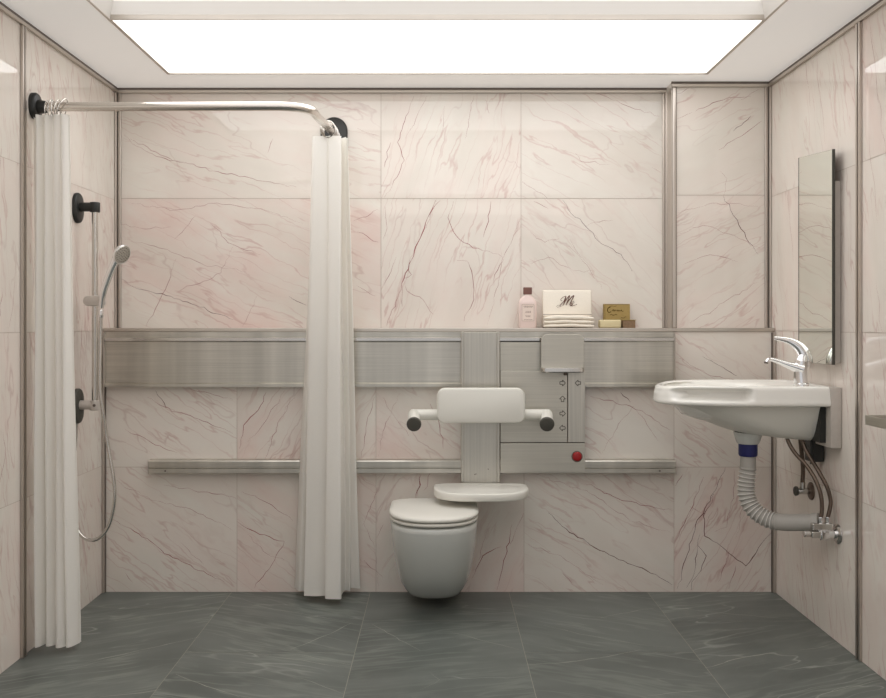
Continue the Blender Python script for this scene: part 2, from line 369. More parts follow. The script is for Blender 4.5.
for pts, w, dk in (([(155, 322), (128, 385), (105, 440), (82, 500), (68, 540), (60, 570), (30, 640), (18, 672)], .0042, 0), ([(68, 540), (88, 530), (80, 505), (95, 470)], .0025, 0),
                   ([(68, 545), (75, 575), (110, 592), (150, 640)], .002, 0), ([(62, 560), (62, 620)], .0022, 0), ([(168, 322), (140, 360), (128, 400)], .0018, 0),
                   ([(215, 490), (245, 492), (255, 520), (262, 560), (262, 600), (235, 660)], .0028, 0), ([(205, 325), (190, 370), (200, 400), (222, 430), (260, 455), (330, 472)], .0024, 0),
                   ([(310, 325), (303, 380), (288, 425)], .0026, 0), ([(330, 472), (345, 490), (320, 530), (318, 560)], .0022, 0), ([(392, 370), (370, 430), (345, 480), (330, 560), (300, 670)], .0014, 0),
                   ([(510, 322), (535, 360), (575, 395), (610, 435), (650, 458), (690, 495), (705, 520)], .0026, 1), ([(575, 395), (600, 382), (650, 378)], .0014, 0),
                   ([(430, 325), (470, 345)], .0016, 0), ([(600, 20), (700, 62), (780, 88)], .0014, 0), ([(397, 270), (470, 320)], .0016, 0),
                   ([(545, 190), (560, 212), (640, 222)], .0014, 0), ([(95, 30), (70, 100), (50, 160), (68, 210), (35, 280), (12, 315)], .0024, 0),
                   ([(130, 30), (95, 110), (70, 150)], .0014, 0), ([(30, 160), (12, 230)], .0024, 0), ([(262, 30), (250, 90), (240, 150)], .0014, 0),
                   ([(180, 60), (170, 140)], .0012, 0), ([(420, 410), (460, 440), (500, 430)], .0014, 0), ([(530, 430), (560, 480), (620, 570)], .0012, 0), ([(420, 500), (470, 480), (540, 520), (600, 520)], .0012, 0),
                   ([(14, 340), (20, 400), (8, 430)], .0016, 0), ([(10, 560), (30, 520), (45, 480)], .0018, 0), ([(295, 40), (305, 80)], .0014, 0), ([(760, 230), (785, 245)], .0014, 0)):
    up_lines.append(crack(pts, *C, YU, w, dk))
tiled('wall_back', (0, YU, 0), (1, 0, 0), (0, 0, 1), (0, -1, 0), [
    (xU[0], xU[1], zj, CEIL, -20, .45, .7, 1.0), (xU[1], xU[2], zj, CEIL, 72, .4, .8, 1.02), (xU[2], xU[3], zj, CEIL, -30, .25, .7, 1.0),
    (xU[0], xU[1], LEDGE-.02, zj, -24, .9, .9, 1.0), (xU[1], xU[2], LEDGE-.02, zj, 72, .45, .9, 1.01), (xU[2], xU[3], LEDGE-.02, zj, -42, .3, .8, 1.01)],
    ['marble', 'grout', 'vein', 'vein_dark'], lines=up_lines)
# return face and the shallower right section
tiled('wall_back_return', (1.05, 0, 0), (0, 1, 0), (0, 0, 1), (-1, 0, 0), [(YR, YU, LEDGE-.02, zj, 70, .3, .5, 1), (YR, YU, zj, CEIL, 70, .3, .5, 1)], ['marble', 'grout'])
D = (640, 70, 6.33)
rl = [crack(p, *D, YR, w, d) for p, w, d in (([(350, 262), (400, 240), (460, 210), (560, 175), (700, 165)], .002, 0), ([(500, 506), (640, 420), (770, 320)], .0024, 0), ([(590, 388), (640, 350), (700, 290)], .0026, 1),
      ([(230, 150), (310, 110)], .0016, 0), ([(640, 190), (700, 150), (765, 118)], .0012, 0), ([(230, 310), (330, 270)], .0014, 0))]
E2 = (586, 0, 2.907)
rl += [crack(p, *E2, YR, w, d) for p, w, d in (([(400, 570), (420, 610), (440, 640), (465, 690), (500, 740)], .0024, 1), ([(400, 570), (410, 520), (390, 500)], .0012, 0), ([(265, 620), (380, 590), (500, 600)], .0012, 0),
      ([(270, 680), (340, 655), (420, 680), (505, 720)], .0014, 0), ([(280, 770), (360, 740), (440, 760)], .0014, 0), ([(300, 940), (400, 880), (500, 820)], .0014, 0))]
tiled('wall_back_right', (0, YR, 0), (1, 0, 0), (0, 0, 1), (0, -1, 0), [(1.053, HW, zj, CEIL, 26, .3, .9, .99), (1.053, HW, LEDGE-.02, zj, 32, .45, .8, 1.0)], ['marble', 'grout', 'vein', 'vein_dark'], back=.12, lines=rl)
# lower back wall
xs = [-HW, P(237, 0, YL).x, P(376, 0, YL).x, P(524, 0, YL).x, P(674, 0, YL).x, HW]
zl = .555
G1 = (100, 320, 2.332); G2 = (470, 320, 2.493); G3 = (660, 440, 4.367); G4 = (370, 470, 4.43)
ll = []
for G, items in ((G1, (([(130, 165), (155, 205)], .0028, 1), ([(110, 180), (160, 205), (240, 235), (310, 265)], .002, 0), ([(60, 255), (120, 285), (180, 310)], .002, 0), ([(200, 160), (310, 185)], .0014, 0),
        ([(30, 465), (110, 510), (150, 545), (220, 580), (290, 610)], .003, 0), ([(150, 385), (240, 400), (318, 415)], .002, 0), ([(60, 590), (75, 612)], .0022, 0), ([(190, 520), (240, 570)], .0014, 0),
        ([(30, 370), (120, 420), (210, 440), (310, 490)], .0014, 0), ([(388, 168), (370, 210), (335, 245), (325, 300)], .0032, 0), ([(455, 180), (420, 230), (400, 290), (385, 325)], .0018, 0),
        ([(430, 165), (390, 230), (345, 285)], .0014, 0), ([(320, 470), (350, 490), (430, 515)], .003, 0), ([(430, 515), (400, 570), (360, 625)], .0026, 0), ([(330, 400), (400, 430), (450, 470)], .0016, 0), ([(345, 500), (390, 545), (430, 560)], .0014, 0),
        ([(640, 180), (620, 250), (610, 320)], .0018, 0), ([(660, 180), (690, 230), (720, 270)], .0022, 0), ([(770, 195), (790, 240), (800, 300)], .0024, 0), ([(700, 170), (660, 260), (650, 320)], .0014, 0), ([(745, 365), (740, 410)], .0026, 0),
        ([(650, 390), (630, 440), (612, 480)], .0016, 0), ([(615, 560), (660, 600)], .0018, 0), ([(610, 460), (640, 530), (650, 620)], .0014, 0))),
    (G2, (([(300, 190), (400, 215), (440, 235), (500, 275)], .0022, 0), ([(405, 215), (440, 260), (470, 300)], .0014, 0), ([(405, 215), (360, 280), (330, 330)], .0014, 0), ([(375, 180), (400, 205)], .0022, 1),
        ([(195, 480), (240, 520), (300, 560), (360, 590), (440, 625), (505, 660)], .003, 1), ([(290, 410), (380, 450), (505, 475)], .0022, 0), ([(180, 395), (290, 425), (400, 500), (500, 530)], .0014, 0), ([(230, 630), (255, 655)], .0022, 0),
        ([(145, 560), (230, 590), (330, 660)], .0014, 0), ([(580, 90), (650, 130), (665, 140)], .0026, 1), ([(520, 95), (600, 140), (700, 160)], .0014, 0))),
    (G3, (([(285, 120), (235, 230), (190, 320), (155, 370), (120, 500), (75, 650)], .003, 1), ([(235, 235), (230, 270), (190, 330), (195, 420), (250, 450), (300, 495), (375, 550), (430, 470), (490, 400)], .0036, 1),
        ([(175, 410), (165, 460), (203, 505), (180, 570), (140, 620), (135, 655)], .003, 1), ([(165, 460), (155, 560), (115, 645)], .0022, 1), ([(325, 130), (320, 230), (290, 380), (240, 400)], .002, 0), ([(190, 160), (150, 260), (75, 430)], .0026, 0),
        ([(230, 310), (205, 360)], .0022, 0), ([(300, 500), (255, 620)], .0022, 0), ([(330, 550), (300, 650)], .0024, 0), ([(130, 290), (180, 320)], .0014, 0), ([(100, 150), (68, 200)], .002, 0), ([(390, 200), (350, 330), (330, 430)], .0012, 0))),
    (G4, (([(630, 240), (600, 380), (560, 530)], .003, 0), ([(580, 340), (500, 380), (450, 480)], .003, 0), ([(680, 190), (620, 330)], .0022, 0), ([(225, 20), (205, 130)], .0026, 0), ([(60, 240), (30, 300)], .0018, 0), ([(270, 10), (240, 90)], .0016, 0), ([(520, 260), (480, 400)], .0014, 0)))):
    for pts, w, d in items: ll.append(crack(pts, *G, YL-.0, w, d))
tiled('wall_back_lower', (0, YL, 0), (1, 0, 0), (0, 0, 1), (0, -1, 0), [
    (xs[0], xs[1], zl, LEDGE-.016, -33, .35, .8, .96), (xs[1], xs[2], zl, LEDGE-.016, 60, .9, .9, .95), (xs[2], xs[3], zl, LEDGE-.016, -40, .9, .8, .95), (xs[3], xs[4], zl, LEDGE-.016, -35, .5, .8, .95), (xs[4], xs[5], zl, LEDGE-.016, -34, .3, .8, .98),
    (xs[0], xs[1], 0, zl, -35, .4, .8, .95), (xs[1], xs[2], 0, zl, -35, .8, .8, .95), (xs[2], xs[3], 0, zl, 68, .7, 1.0, .94), (xs[3], xs[4], 0, zl, -32, .35, .8, .95), (xs[4], xs[5], 0, zl, 62, .7, 1.1, .96)],
    ['marble', 'grout', 'vein', 'vein_dark'], back=.15, lines=ll)
# side walls
FRONT = -.7
yt = 3.325
for side, sx in (('left', -1), ('right', 1)):
    rects = []
    ys = [YU+.02, yt, 2.12, .92, FRONT]
    zs = [0, .563, 1.16, 1.76, CEIL]
    for i in range(4):
        for k in range(4):
            rects.append((ys[i+1], ys[i], zs[k], zs[k+1], 90+sx*(8+random.uniform(0, 10))*-1, random.uniform(.3, .7), .95, random.uniform(.98, 1.02)))
    # veins on the slabs beside the fixtures
    sl = []
    for k in range(26):
        y0 = random.uniform(3.0, 4.1); z0 = random.uniform(.1, 2.1); L = random.uniform(.12, .4); w = random.choice((.0014, .0018, .0024))
        pts = []
        for j in range(12):
            t = j/11; pts.append(Vector((sx*HW, y0+.24*L*t+.02*noise.noise(Vector((y0*9, z0*9, t*3))), min(z0+L*t, CEIL-.03))))
        sl.append((pts, w, 2))
    tiled('wall_'+side, (sx*HW, 0, 0), (0, 1, 0), (0, 0, 1), (-sx, 0, 0), rects, ['marble', 'grout', 'vein', 'vein_dark'], lines=sl)
# floor
fr = []
fx = [-HW-.02, -.92, -.305, .31, .925, HW+.02]
rows = {0: 3.93, 1: 3.39, 2: 3.75, 3: 3.39, 4: 3.746}
for i in range(5):
    ye = [YU, rows[i], rows[i]-1.2, rows[i]-2.4, rows[i]-3.6, FRONT]
    ye = [y for y in ye if y >= FRONT]+([FRONT] if ye[-2] > FRONT else [])
    ye = sorted(set(ye), reverse=True)
    for k, (a, b2) in enumerate(zip(ye, ye[1:])):
        fr.append((fx[i], fx[i+1], b2, a, (24, -22, 12, -25, 22)[i]+(k*7 % 11)-4, .6, (1, 1, .7, .7, 1)[i], random.uniform(.95, 1.05)))
def floorline(pts, w):
    q = [Vector(((x-CX)*(HZ*F/(y-CY))/F, HZ*F/(y-CY), 0)) for x, y in pts]; out = [q[0]]
    for a, b2 in zip(q, q[1:]):
        n = max(2, int((b2-a).length/.03))
        for i in range(1, n+1):
            p = a+(b2-a)*i/n; out.append(p+Vector((noise.noise(p*17), noise.noise(p*13+Vector((5, 0, 0))), 0))*.008)
    return (out, w, 2)
fl = [floorline(p, w) for p, w in (([(82, 625), (150, 616), (222, 606)], .004), ([(85, 663), (150, 648), (200, 637)], .005), ([(60, 672), (110, 659), (150, 650)], .003), ([(100, 697), (140, 693), (162, 689)], .006),
      ([(176, 674), (205, 686), (240, 697)], .005), ([(236, 602), (290, 612), (350, 622)], .003), ([(290, 650), (330, 634), (352, 623)], .004), ([(190, 652), (240, 654), (300, 655), (352, 665)], .004), ([(250, 654), (300, 660), (352, 669)], .003),
      ([(372, 624), (400, 640), (420, 650)], .004), ([(300, 678), (345, 695)], .003), ([(527, 665), (560, 663), (600, 658), (640, 650)], .006), ([(600, 618), (640, 610), (655, 608)], .004), ([(530, 622), (580, 634), (640, 645), (680, 648)], .003),
      ([(450, 632), (490, 642), (520, 650)], .004), ([(663, 606), (720, 613), (790, 619)], .004), ([(705, 668), (740, 658), (775, 652)], .006), ([(800, 650), (820, 648), (838, 642)], .004), ([(820, 694), (850, 688), (880, 680)], .005), ([(640, 697), (680, 692), (712, 690)], .003), ([(420, 690), (440, 680), (430, 672)], .002))]
M['slate_vein'] = plain('slate_vein', srgb(158, 160, 150), .5, 0, .3, .2, 30)
tiled('floor', (0, 0, 0), (1, 0, 0), (0, 1, 0), (0, 0, 1), fr, ['slate', 'grout_floor', 'slate_vein'], gap=.0022, back=.05, lines=fl)
# ceiling with openings
HXL, HXR = -1.183, 1.171
bm = B()
box(bm, -HW-.02, HXL, FRONT, YU+.02, CEIL, CEIL+.12); box(bm, HXR, HW+.02, FRONT, YU+.02, CEIL, CEIL+.12)
box(bm, HXL, HXR, 4.077, YU+.02, CEIL, CEIL+.12); box(bm, HXL, HXR, FRONT, .3, CEIL, CEIL+.12)
struct('ceiling', bm, 'ceiling_glow')
# coffer faces
bm = B()
s = .012; z1 = 2.345
def quad(bm, *p):
    bm.faces.new([bm.verts.new(x) for x in p])
x0, x1, y0, y1 = HXL+.006, HXR-.006, .306, 3.345
quad(bm, (x0, y1, CEIL), (x1, y1, CEIL), (x1-s, y1-.004, z1), (x0+s, y1-.004, z1))
quad(bm, (x0, y0, CEIL), (x0, y1, CEIL), (x0+s, y1-.004, z1), (x0+s, y0+s, z1))
quad(bm, (x1, y0, CEIL), (x1, y1, CEIL), (x1-s, y1-.004, z1), (x1-s, y0+s, z1))
quad(bm, (x0, y0, CEIL), (x1, y0, CEIL), (x1-s, y0+s, z1), (x0+s, y0+s, z1))
o = struct('ceiling_coffer', bm, 'plaster')
# opening edge bead
bm = B()
box(bm, HXL-.002, HXL+.006, .3, 4.077, CEIL-.003, CEIL+.02); box(bm, HXR-.006, HXR+.002, .3, 4.077, CEIL-.003, CEIL+.02)
box(bm, HXL, HXR, 4.071, 4.078, CEIL-.003, CEIL+.02); box(bm, HXL+.006, HXR-.006, 3.344, 3.352, CEIL-.002, CEIL+.02)
struct('trim_5', bm, 'trim_h')
t = thing('ceiling_light', 'bright white rectangular ceiling light panel nearest the back wall', 'light', (0, 3.71, CEIL-.001))
bm = B(); box(bm, HXL+.008, HXR-.008, 3.354, 4.069, CEIL+.003, CEIL+.008); link('diffuser', bm, 'light', t)
bm = B()
ring_bridge(bm, [[Vector((x, y, z)) for x, y in ((HXL+i, 3.353+i-.0065), (HXR-i, 3.353+i-.0065), (HXR-i, 4.0765-i), (HXL+i, 4.0765-i))] for i, z in ((.0065, CEIL+.003), (.0065, CEIL-.001), (.010, CEIL-.001), (.010, CEIL+.003))], False, False)
link('light_frame', bm, 'trim_h', t)
t = thing('ceiling_light', 'second white light panel recessed in the deeper ceiling coffer, cut by the top edge', 'light', (0, 1.8, z1))
bm = B(); box(bm, HXL+.018, HXR-.018, .33, 3.33, z1, z1+.006); link('diffuser', bm, 'light2', t)
bm = B()
ring_bridge(bm, [[Vector((x, y, z)) for x, y in ((HXL+i, .3+i), (HXR-i, .3+i), (HXR-i, 3.36-i), (HXL+i, 3.36-i))] for i, z in ((0, z1+.02), (0, z1+.001), (.021, z1+.001), (.021, z1+.02))], False, False)
link('light_frame', bm, 'plaster', t)

# trims
def trimbox(name, parts, mat='trim'):
    bm = B()
    for a in parts: box(bm, *a[:6], bev=a[6] if len(a) > 6 else .002, mi=a[7] if len(a) > 7 else 0)
    return struct(name, bm, [mat, 'gap'])
# top cornice
for nm, pl in (('trim_1', [(-HW, 1.05, YU-.012, YU-.001, CEIL-.026, CEIL-.012), (-HW, 1.05, YU-.006, YU-.001, CEIL-.012, CEIL-.001, 0, 1)]),
               ('trim_2', [(1.045, HW, YR-.012, YR-.001, CEIL-.026, CEIL-.012), (1.045, HW, YR-.008, YR-.001, CEIL-.012, CEIL-.001, 0, 1)]),
               ('trim_3', [(-HW+.001, -HW+.012, FRONT, YU-.012, CEIL-.026, CEIL-.012), (-HW+.001, -HW+.008, FRONT, YU-.012, CEIL-.012, CEIL-.001, 0, 1)]),
               ('trim_4', [(HW-.012, HW-.001, FRONT, YR-.012, CEIL-.026, CEIL-.012), (HW-.008, HW-.001, FRONT, YR-.012, CEIL-.012, CEIL-.001, 0, 1)])):
    trimbox(nm, pl, 'trim_h')
# verticals
zt = CEIL-.027
trimbox('trim_6', [(-HW+.001, -HW+.009, YU-.03, YU-.002, LEDGE, zt), (-HW+.012, -HW+.024, YU-.012, YU-.001, LEDGE, zt), (-HW+.009, -HW+.012, YU-.008, YU-.001, LEDGE, zt, 0, 1)])
trimbox('trim_7', [(1.030, 1.040, YU-.013, YU-.001, LEDGE, zt), (1.0405, 1.049, YU-.03, YU-.001, LEDGE, zt)])
trimbox('trim_8', [(1.046, 1.0495, YR-.006, YU-.031, LEDGE, zt), (1.0495, 1.066, YR-.012, YR-.001, LEDGE, zt, .004), (1.066, 1.069, YR-.004, YR-.001, LEDGE, zt, 0, 1)])
trimbox('trim_9', [(HW-.026, HW-.014, YR-.012, YR-.001, LEDGE, zt), (HW-.014, HW-.010, YR-.008, YR-.001, LEDGE, zt, 0, 1), (HW-.010, HW-.001, YR-.026, YR-.001, LEDGE, zt)])
trimbox('trim_10', [(-HW+.001, -HW+.010, YL-.022, YL-.001, .001, LEDGE-.02), (-HW+.010, -HW+.013, YL-.004, YL-.001, .001, LEDGE-.02, 0, 1)])
trimbox('trim_11', [(HW-.012, HW-.001, YL-.022, YL-.001, .001, LEDGE-.02), (HW-.016, HW-.012, YL-.004, YL-.001, .001, LEDGE-.02, 0, 1)])
for nm, sx in (('trim_12', -1), ('trim_13', 1)):
    a = lambda x0, x1: (min(sx*x0, sx*x1), max(sx*x0, sx*x1))
    bm = B()
    yq = yt+(.034 if sx < 0 else 0)
    for (d0, d1, y0, y1, mi) in ((.001, .010, yq-.034, yq-.021, 0), (.001, .005, yq-.021, yq-.013, 1), (.001, .010, yq-.013, yq, 0)):
        xx = a(HW-d1, HW-d0); box(bm, xx[0], xx[1], y0, y1, .001, zt, mi=mi)
    struct(nm, bm, ['trim', 'gap'])
# ledge cap
bm = B()
box(bm, -HW+.001, 1.05, YL-.006, YU-.0305, LEDGE-.016, LEDGE, bev=.002); box(bm, 1.05, HW-.001, YL-.006, YR-.001, LEDGE-.016, LEDGE, bev=.002)
box(bm, -HW+.025, 1.03, YU-.0305, YU-.001, LEDGE-.016, LEDGE-.0005)
struct('trim_14', bm, 'trim_h')

# ------------------------------------------------------------------ stainless installation rails
t = thing('wall_channel', 'wide brushed steel channel running along the back wall under the ledge', 'rail', (-.2, YL, .91))
bm = B()
yb = YL-.001
extrude_x(bm, [(yb, 1.155), (4.112, 1.155), (4.112, 1.131), (4.100, 1.128), (4.100, 1.119), (4.118, 1.114), (4.118, .932), (4.106, .927), (4.106, .914), (yb, .912)], P(105, 0, 4.11).x, 1.033)
link('channel_body', bm, 'steel', t)
bm = B(); extrude_x(bm, [(4.1185, 1.113), (4.099, 1.1185), (4.099, 1.1285), (4.0975, 1.1285), (4.0975, 1.1165), (4.1165, 1.111)], P(106, 0, 4.11).x, 1.033); link('top_bead', bm, 'chrome_soft', t)
bm = B(); box(bm, 1.033, 1.037, 4.097, yb, .912, 1.155, bev=.001); link('end_plate', bm, 'trim', t)
bm = B(); box(bm, P(105, 0, 4.11).x-.004, P(105, 0, 4.11).x, 4.097, yb, .912, 1.155, bev=.001); link('end_plate', bm, 'trim', t)
t = thing('wall_rail', 'narrow steel rail low on the back wall behind the toilet', 'rail', (-.2, YL, .535))
bm = B(); xr0, xr1 = P(149, 0, 4.10).x, P(675, 0, 4.10).x
extrude_x(bm, [(yb, .592), (4.095, .592), (4.092, .588), (4.092, .565), (4.102, .562), (4.102, .558), (4.094, .556), (4.094, .538), (4.099, .535), (yb, .535)], xr0, xr1)
link('rail_body', bm, 'steel', t)
for x in (xr0-.003, xr1):
    bm = B(); box(bm, x, x+.003, 4.091, yb, .534, .593, bev=.0008); link('end_cap', bm, 'trim', t)
for x in (P(165, 0, 4.09).x, P(660, 0, 4.09).x):
    bm = B(); cyl(bm, (x, 4.0945, .547), (x, 4.0915, .547), .004, 12); link('screw', bm, 'gap', t)

# toilet support column
t = thing('support_column', 'upright steel column on the wall above the toilet carrying the backrest', 'column', (.181, YL, .5))
cx0, cx1 = .0965, .265
bm = B(); box(bm, cx0+.012, cx1-.012, 4.086, yb-.0, .50, 1.153, bev=.001); link('column_face', bm, 'steel_v', t)
for x in (cx0, cx1-.0125):
    bm = B(); box(bm, x, x+.0125, 4.078, yb, .50, 1.156, bev=.002); link('side_rail', bm, 'steel_v', t)
bm = B(); box(bm, cx0+.003, cx1-.003, 4.072, yb, .4935, .50); link('end_plate', bm, 'chrome_soft', t)
for x in (cx0+.06, cx0+.065, cx1-.05):
    bm = B(); cyl(bm, (x, 4.087, .53+.4*(x-.15)), (x, 4.0845, .53+.4*(x-.15)), .0025, 10); link('screw', bm, 'gap', t)

# backrest with armrests
t = thing('back_support', 'white padded toilet backrest with a stub armrest on each side', 'backrest', (.18, 4.0, .76))
p0 = P(437, 423, 3.95); p1 = P(525, 388, 3.95)
bm = B(); plate(bm, p0.x, p1.x, p0.z, p1.z, 3.935, 3.985, .034, .010); link('back_pad', bm, 'white_plastic', t, smooth=True, angle=35)
bm = B(); box(bm, .115, .245, 3.986, 4.0, p0.z+.03, p1.z-.03, bev=.002); link('mounting_plate', bm, 'white_plastic', t)
bm = B(); box(bm, .15, .21, 4.0, 4.0775, .795, .865, bev=.004); link('mounting_bracket', bm, 'white_plastic', t)
zc = P(0, 415, 4.0).z; arms = []
xl = P(411, 0, 4.0).x; xrr = P(550, 0, 4.0).x
bm = B(); tube(bm, [(xl-.003, 4.012, zc), (xl, 4.012, zc), (xl+.003, 4.012, zc), (xrr-.003, 4.012, zc), (xrr, 4.012, zc), (xrr+.003, 4.012, zc)], [.018, .0225, .0235, .0235, .0225, .018], 20); link('cross_tube', bm, 'white_plastic', t, smooth=True)
for xa, tip in ((xl+.012, P(414, 425, 3.88)), (xrr-.012, P(547, 425, 3.88))):
    a = Vector((xa, 4.006, zc)); d = (tip-a).normalized()
    bm = B(); tube(bm, [a-d*.012, a, a+d*.03, tip-d*.018], [.022, .025, .0255, .027], 24); ar = link('armrest', bm, 'white_plastic', t, smooth=True)
    bm = B(); cyl(bm, tip-d*.0178, tip, .031, 28, .030, bev=.005); link('end_cap', bm, 'grey_dark', ar, smooth=True)

# folding seat / shelf under the column
t = thing('folding_seat', 'thin white oblong fold-down seat at the foot of the steel column', 'seat', (.178, 3.9, .465))
def seatring(ins, z):
    pts = []; xc = .178; hwid = .2-ins; y0, y1 = 3.80+ins, 4.066-ins
    for k in range(72):
        a = 2*math.pi*k/72; ca, sa = math.cos(a), math.sin(a)
        n = 2.0/5.5 if sa > 0 else 2.0/3.0
        yc = 3.965
        x = xc+hwid*math.copysign(abs(ca)**(2.0/(6 if sa > 0 else 3.6)), ca)
        y = yc+(y1-yc if sa > 0 else yc-y0)*math.copysign(abs(sa)**(2.0/(6 if sa > 0 else 2.2)), sa)
        pts.append(Vector((x, y, z)))
    return pts
bm = B(); ring_bridge(bm, [seatring(i, z) for i, z in ((.008, .466), (.002, .4675), (0, .471), (0, .494), (.002, .4975), (.006, .499), (.03, .4992), (.033, .4965), (.05, .4960))])
link('seat_board', bm, 'white_plastic', t, smooth=True, angle=50)
bm = B(); box(bm, .12, .24, 4.077, yb, .455, .478, bev=.004); link('hinge_bracket', bm, 'white_plastic', t)

# ------------------------------------------------------------------ control panel
px0, px1 = .268, P(585, 0, 4.085).x
t = thing('control_panel', 'steel control panel with arrow buttons and a red button beside the column', 'panel', ((px0+px1)/2, YL, .54))
Z = lambda y, Y=4.085: HZ+(CY-y)*Y/F
X = lambda x, Y=4.085: (x-CX)*Y/F
bm = B(); box(bm, px0, px1, 4.094, yb-.0, Z(472), Z(371)); link('back_box', bm, 'gap', t)
bm = B(); box(bm, px0, X(567.3), 4.085, 4.0975, Z(442.3), Z(371), bev=.0012); pb = link('main_plate', bm, 'steel_panel', t)
bm = B(); box(bm, X(568), px1, 4.083, 4.0975, Z(442.3), Z(371), bev=.0012); sb = link('side_plate', bm, 'steel_v', t)
bm = B(); box(bm, px0, px1, 4.085, 4.0975, Z(472), Z(443.2), bev=.0012); lb = link('lower_plate', bm, 'steel_panel', t)
bm = B(); box(bm, px0+.001, X(541), 4.0965, 4.0974, Z(371)+.001, Z(342)); link('upper_plate', bm, 'steel_panel', t)
def arrow(cx, cz, ang, y, parent):
    q = [(-.014, -.007), (-.014, .007), (0, .007), (0, .016), (.016, 0), (0, -.016), (0, -.007), (-.014, -.007)]
    c, s = math.cos(math.radians(ang)), math.sin(math.radians(ang)); k = .82
    pts = [Vector((cx+k*(c*a-s*b2), y, cz+k*(s*a+c*b2))) for a, b2 in q]
    bm = B(); n = Vector((0, -1, 0))
    for a, b2 in zip(pts, pts[1:]): ribbon(bm, [a, b2], .0032, n, .0006, taper=False)
    link('arrow_button', bm, 'button_line', parent)
for y, a in ((383, 0), (399, 90), (413.5, 0), (428, 180)): arrow(X(562.5), Z(y), a, 4.085, t)
arrow(X(578), Z(383), 180, 4.083, t)
cb = Vector((X(577), 4.085, Z(456.5)))
bm = B(); cyl(bm, cb+Vector((0, .001, 0)), cb+Vector((0, -.012, 0)), .021, 28, .018, bev=.004); link('emergency_button', bm, 'red', t, smooth=True)
bm = B(); cyl(bm, cb+Vector((0, .001, 0)), cb+Vector((0, -.003, 0)), .0245, 28); link('button_collar', bm, 'gap', t)
# holder tray
t = thing('wall_holder', 'small rounded steel plate with a narrow tray, hung on the channel', 'holder', (X(562.5), 4.08, Z(372)))
bm = B(); plate(bm, X(541, 4.06), X(584, 4.06), Z(371, 4.06), Z(334, 4.06), 4.058, 4.066, .03, .0015, rr=(.03, .03, .006, .006)); link('holder_plate', bm, 'steel_panel', t)
bm = B()
for ins, za, zb in ((0, 0, 0),):
    prof = []
    xa, xb = X(541, 4.03), X(584, 4.03)
    rings = []
    for i_, z in ((.004, Z(372.5, 4.03)), (0, Z(371.5, 4.03)), (0, Z(368, 4.03)), (.003, Z(367.4, 4.03))):
        q = []
        for (x, y) in ((xb-i_, 4.0575), (xa+i_, 4.0575)): q.append(Vector((x, y, z)))
        for k in range(9):
            a = math.pi+math.pi/2*k/8; q.append(Vector((xa+i_+.02+.02*math.cos(a), 4.02+i_+.02*math.sin(a)+.02-.012, z)))
        for k in range(9):
            a = 1.5*math.pi+math.pi/2*k/8; q.append(Vector((xb-i_-.02+.02*math.cos(a), 4.02+i_+.02*math.sin(a)+.02-.012, z)))
        rings.append(q)
    ring_bridge(bm, rings)
link('tray', bm, 'chrome_soft', t, smooth=True, angle=40)
bm = B(); box(bm, X(563.5), X(566.5), 4.052, 4.0965, Z(375), Z(368), bev=.001); link('hook', bm, 'gap', t)

# ------------------------------------------------------------------ toilet
t = thing('toilet', 'white wall-hung toilet with closed lid below the fold-down seat', 'toilet', (-.02, YL, .05))
TX = P(434, 0, 3.85).x
def dring(hw_, yf, yb_, z, n=2.3, xc=TX, back=.02, sq=None):
    """D outline: straight sides then a rounded front; yf front, yb_ back"""
    L = yb_-yf; ym = yf+min(L*.55, hw_*1.3); pts = []
    K = 44; hw_ = hw_*1.035
    for k in range(K+1):
        a = math.pi+math.pi*k/K
        ca, sa = math.cos(a), math.sin(a)
        pts.append(Vector((xc+hw_*math.copysign(abs(ca)**(2/n), ca), ym+(ym-yf)*math.copysign(abs(sa)**(2/n), sa), z)))
    r = min(back, hw_*.5)
    for k in range(7):
        a = math.pi/2*k/6; pts.append(Vector((xc+hw_-r+r*math.cos(a), yb_-r+r*math.sin(a), z)))
    for k in range(7):
        a = math.pi/2+math.pi/2*k/6; pts.append(Vector((xc-hw_+r+r*math.cos(a), yb_-r+r*math.sin(a), z)))
    return pts
bk = yb
rings = []
for hw_, yf, z, back in ((.03, 3.97, .026, .03), (.05, 3.95, .032, .03), (.085, 3.925, .040, .04), (.112, 3.88, .051, .045), (.124, 3.855, .072, .045), (.138, 3.80, .110, .03), (.150, 3.745, .165, .02), (.161, 3.695, .235, .01), (.168, 3.655, .31, .008), (.171, 3.636, .365, .006), (.172, 3.633, .384, .006), (.168, 3.638, .389, .006)):
    rings.append(dring(hw_, yf, bk, z, 2.35, back=back))
bm = B(); ring_bridge(bm, rings); link('bowl', bm, 'ceramic_grey', t, smooth=True, angle=60)
rings = [dring(h, y, 4.035, z, 2.35, back=.03) for h, y, z in ((.166, 3.642, .3965), (.173, 3.633, .399), (.175, 3.630, .404), (.174, 3.631, .409), (.168, 3.638, .4115))]
bm = B(); ring_bridge(bm, rings); link('seat_ring', bm, 'white_plastic', t, smooth=True, angle=60)
rings = [dring(h, y, 4.03, z, 2.35, back=.035) for h, y, z in ((.168, 3.638, .4145), (.175, 3.630, .4165), (.177, 3.627, .422), (.1765, 3.628, .428), (.172, 3.634, .4330), (.16, 3.65, .4360), (.13, 3.69, .4385), (.08, 3.76, .4395))]
bm = B(); ring_bridge(bm, rings); link('lid', bm, 'white_plastic', t, smooth=True, angle=60)
for sx in (-1, 1):
    bm = B(); cyl(bm, (TX+sx*.06-.02, 4.05, .405), (TX+sx*.06+.02, 4.05, .405), .012, 16); link('hinge', bm, 'chrome_soft', t, smooth=True)

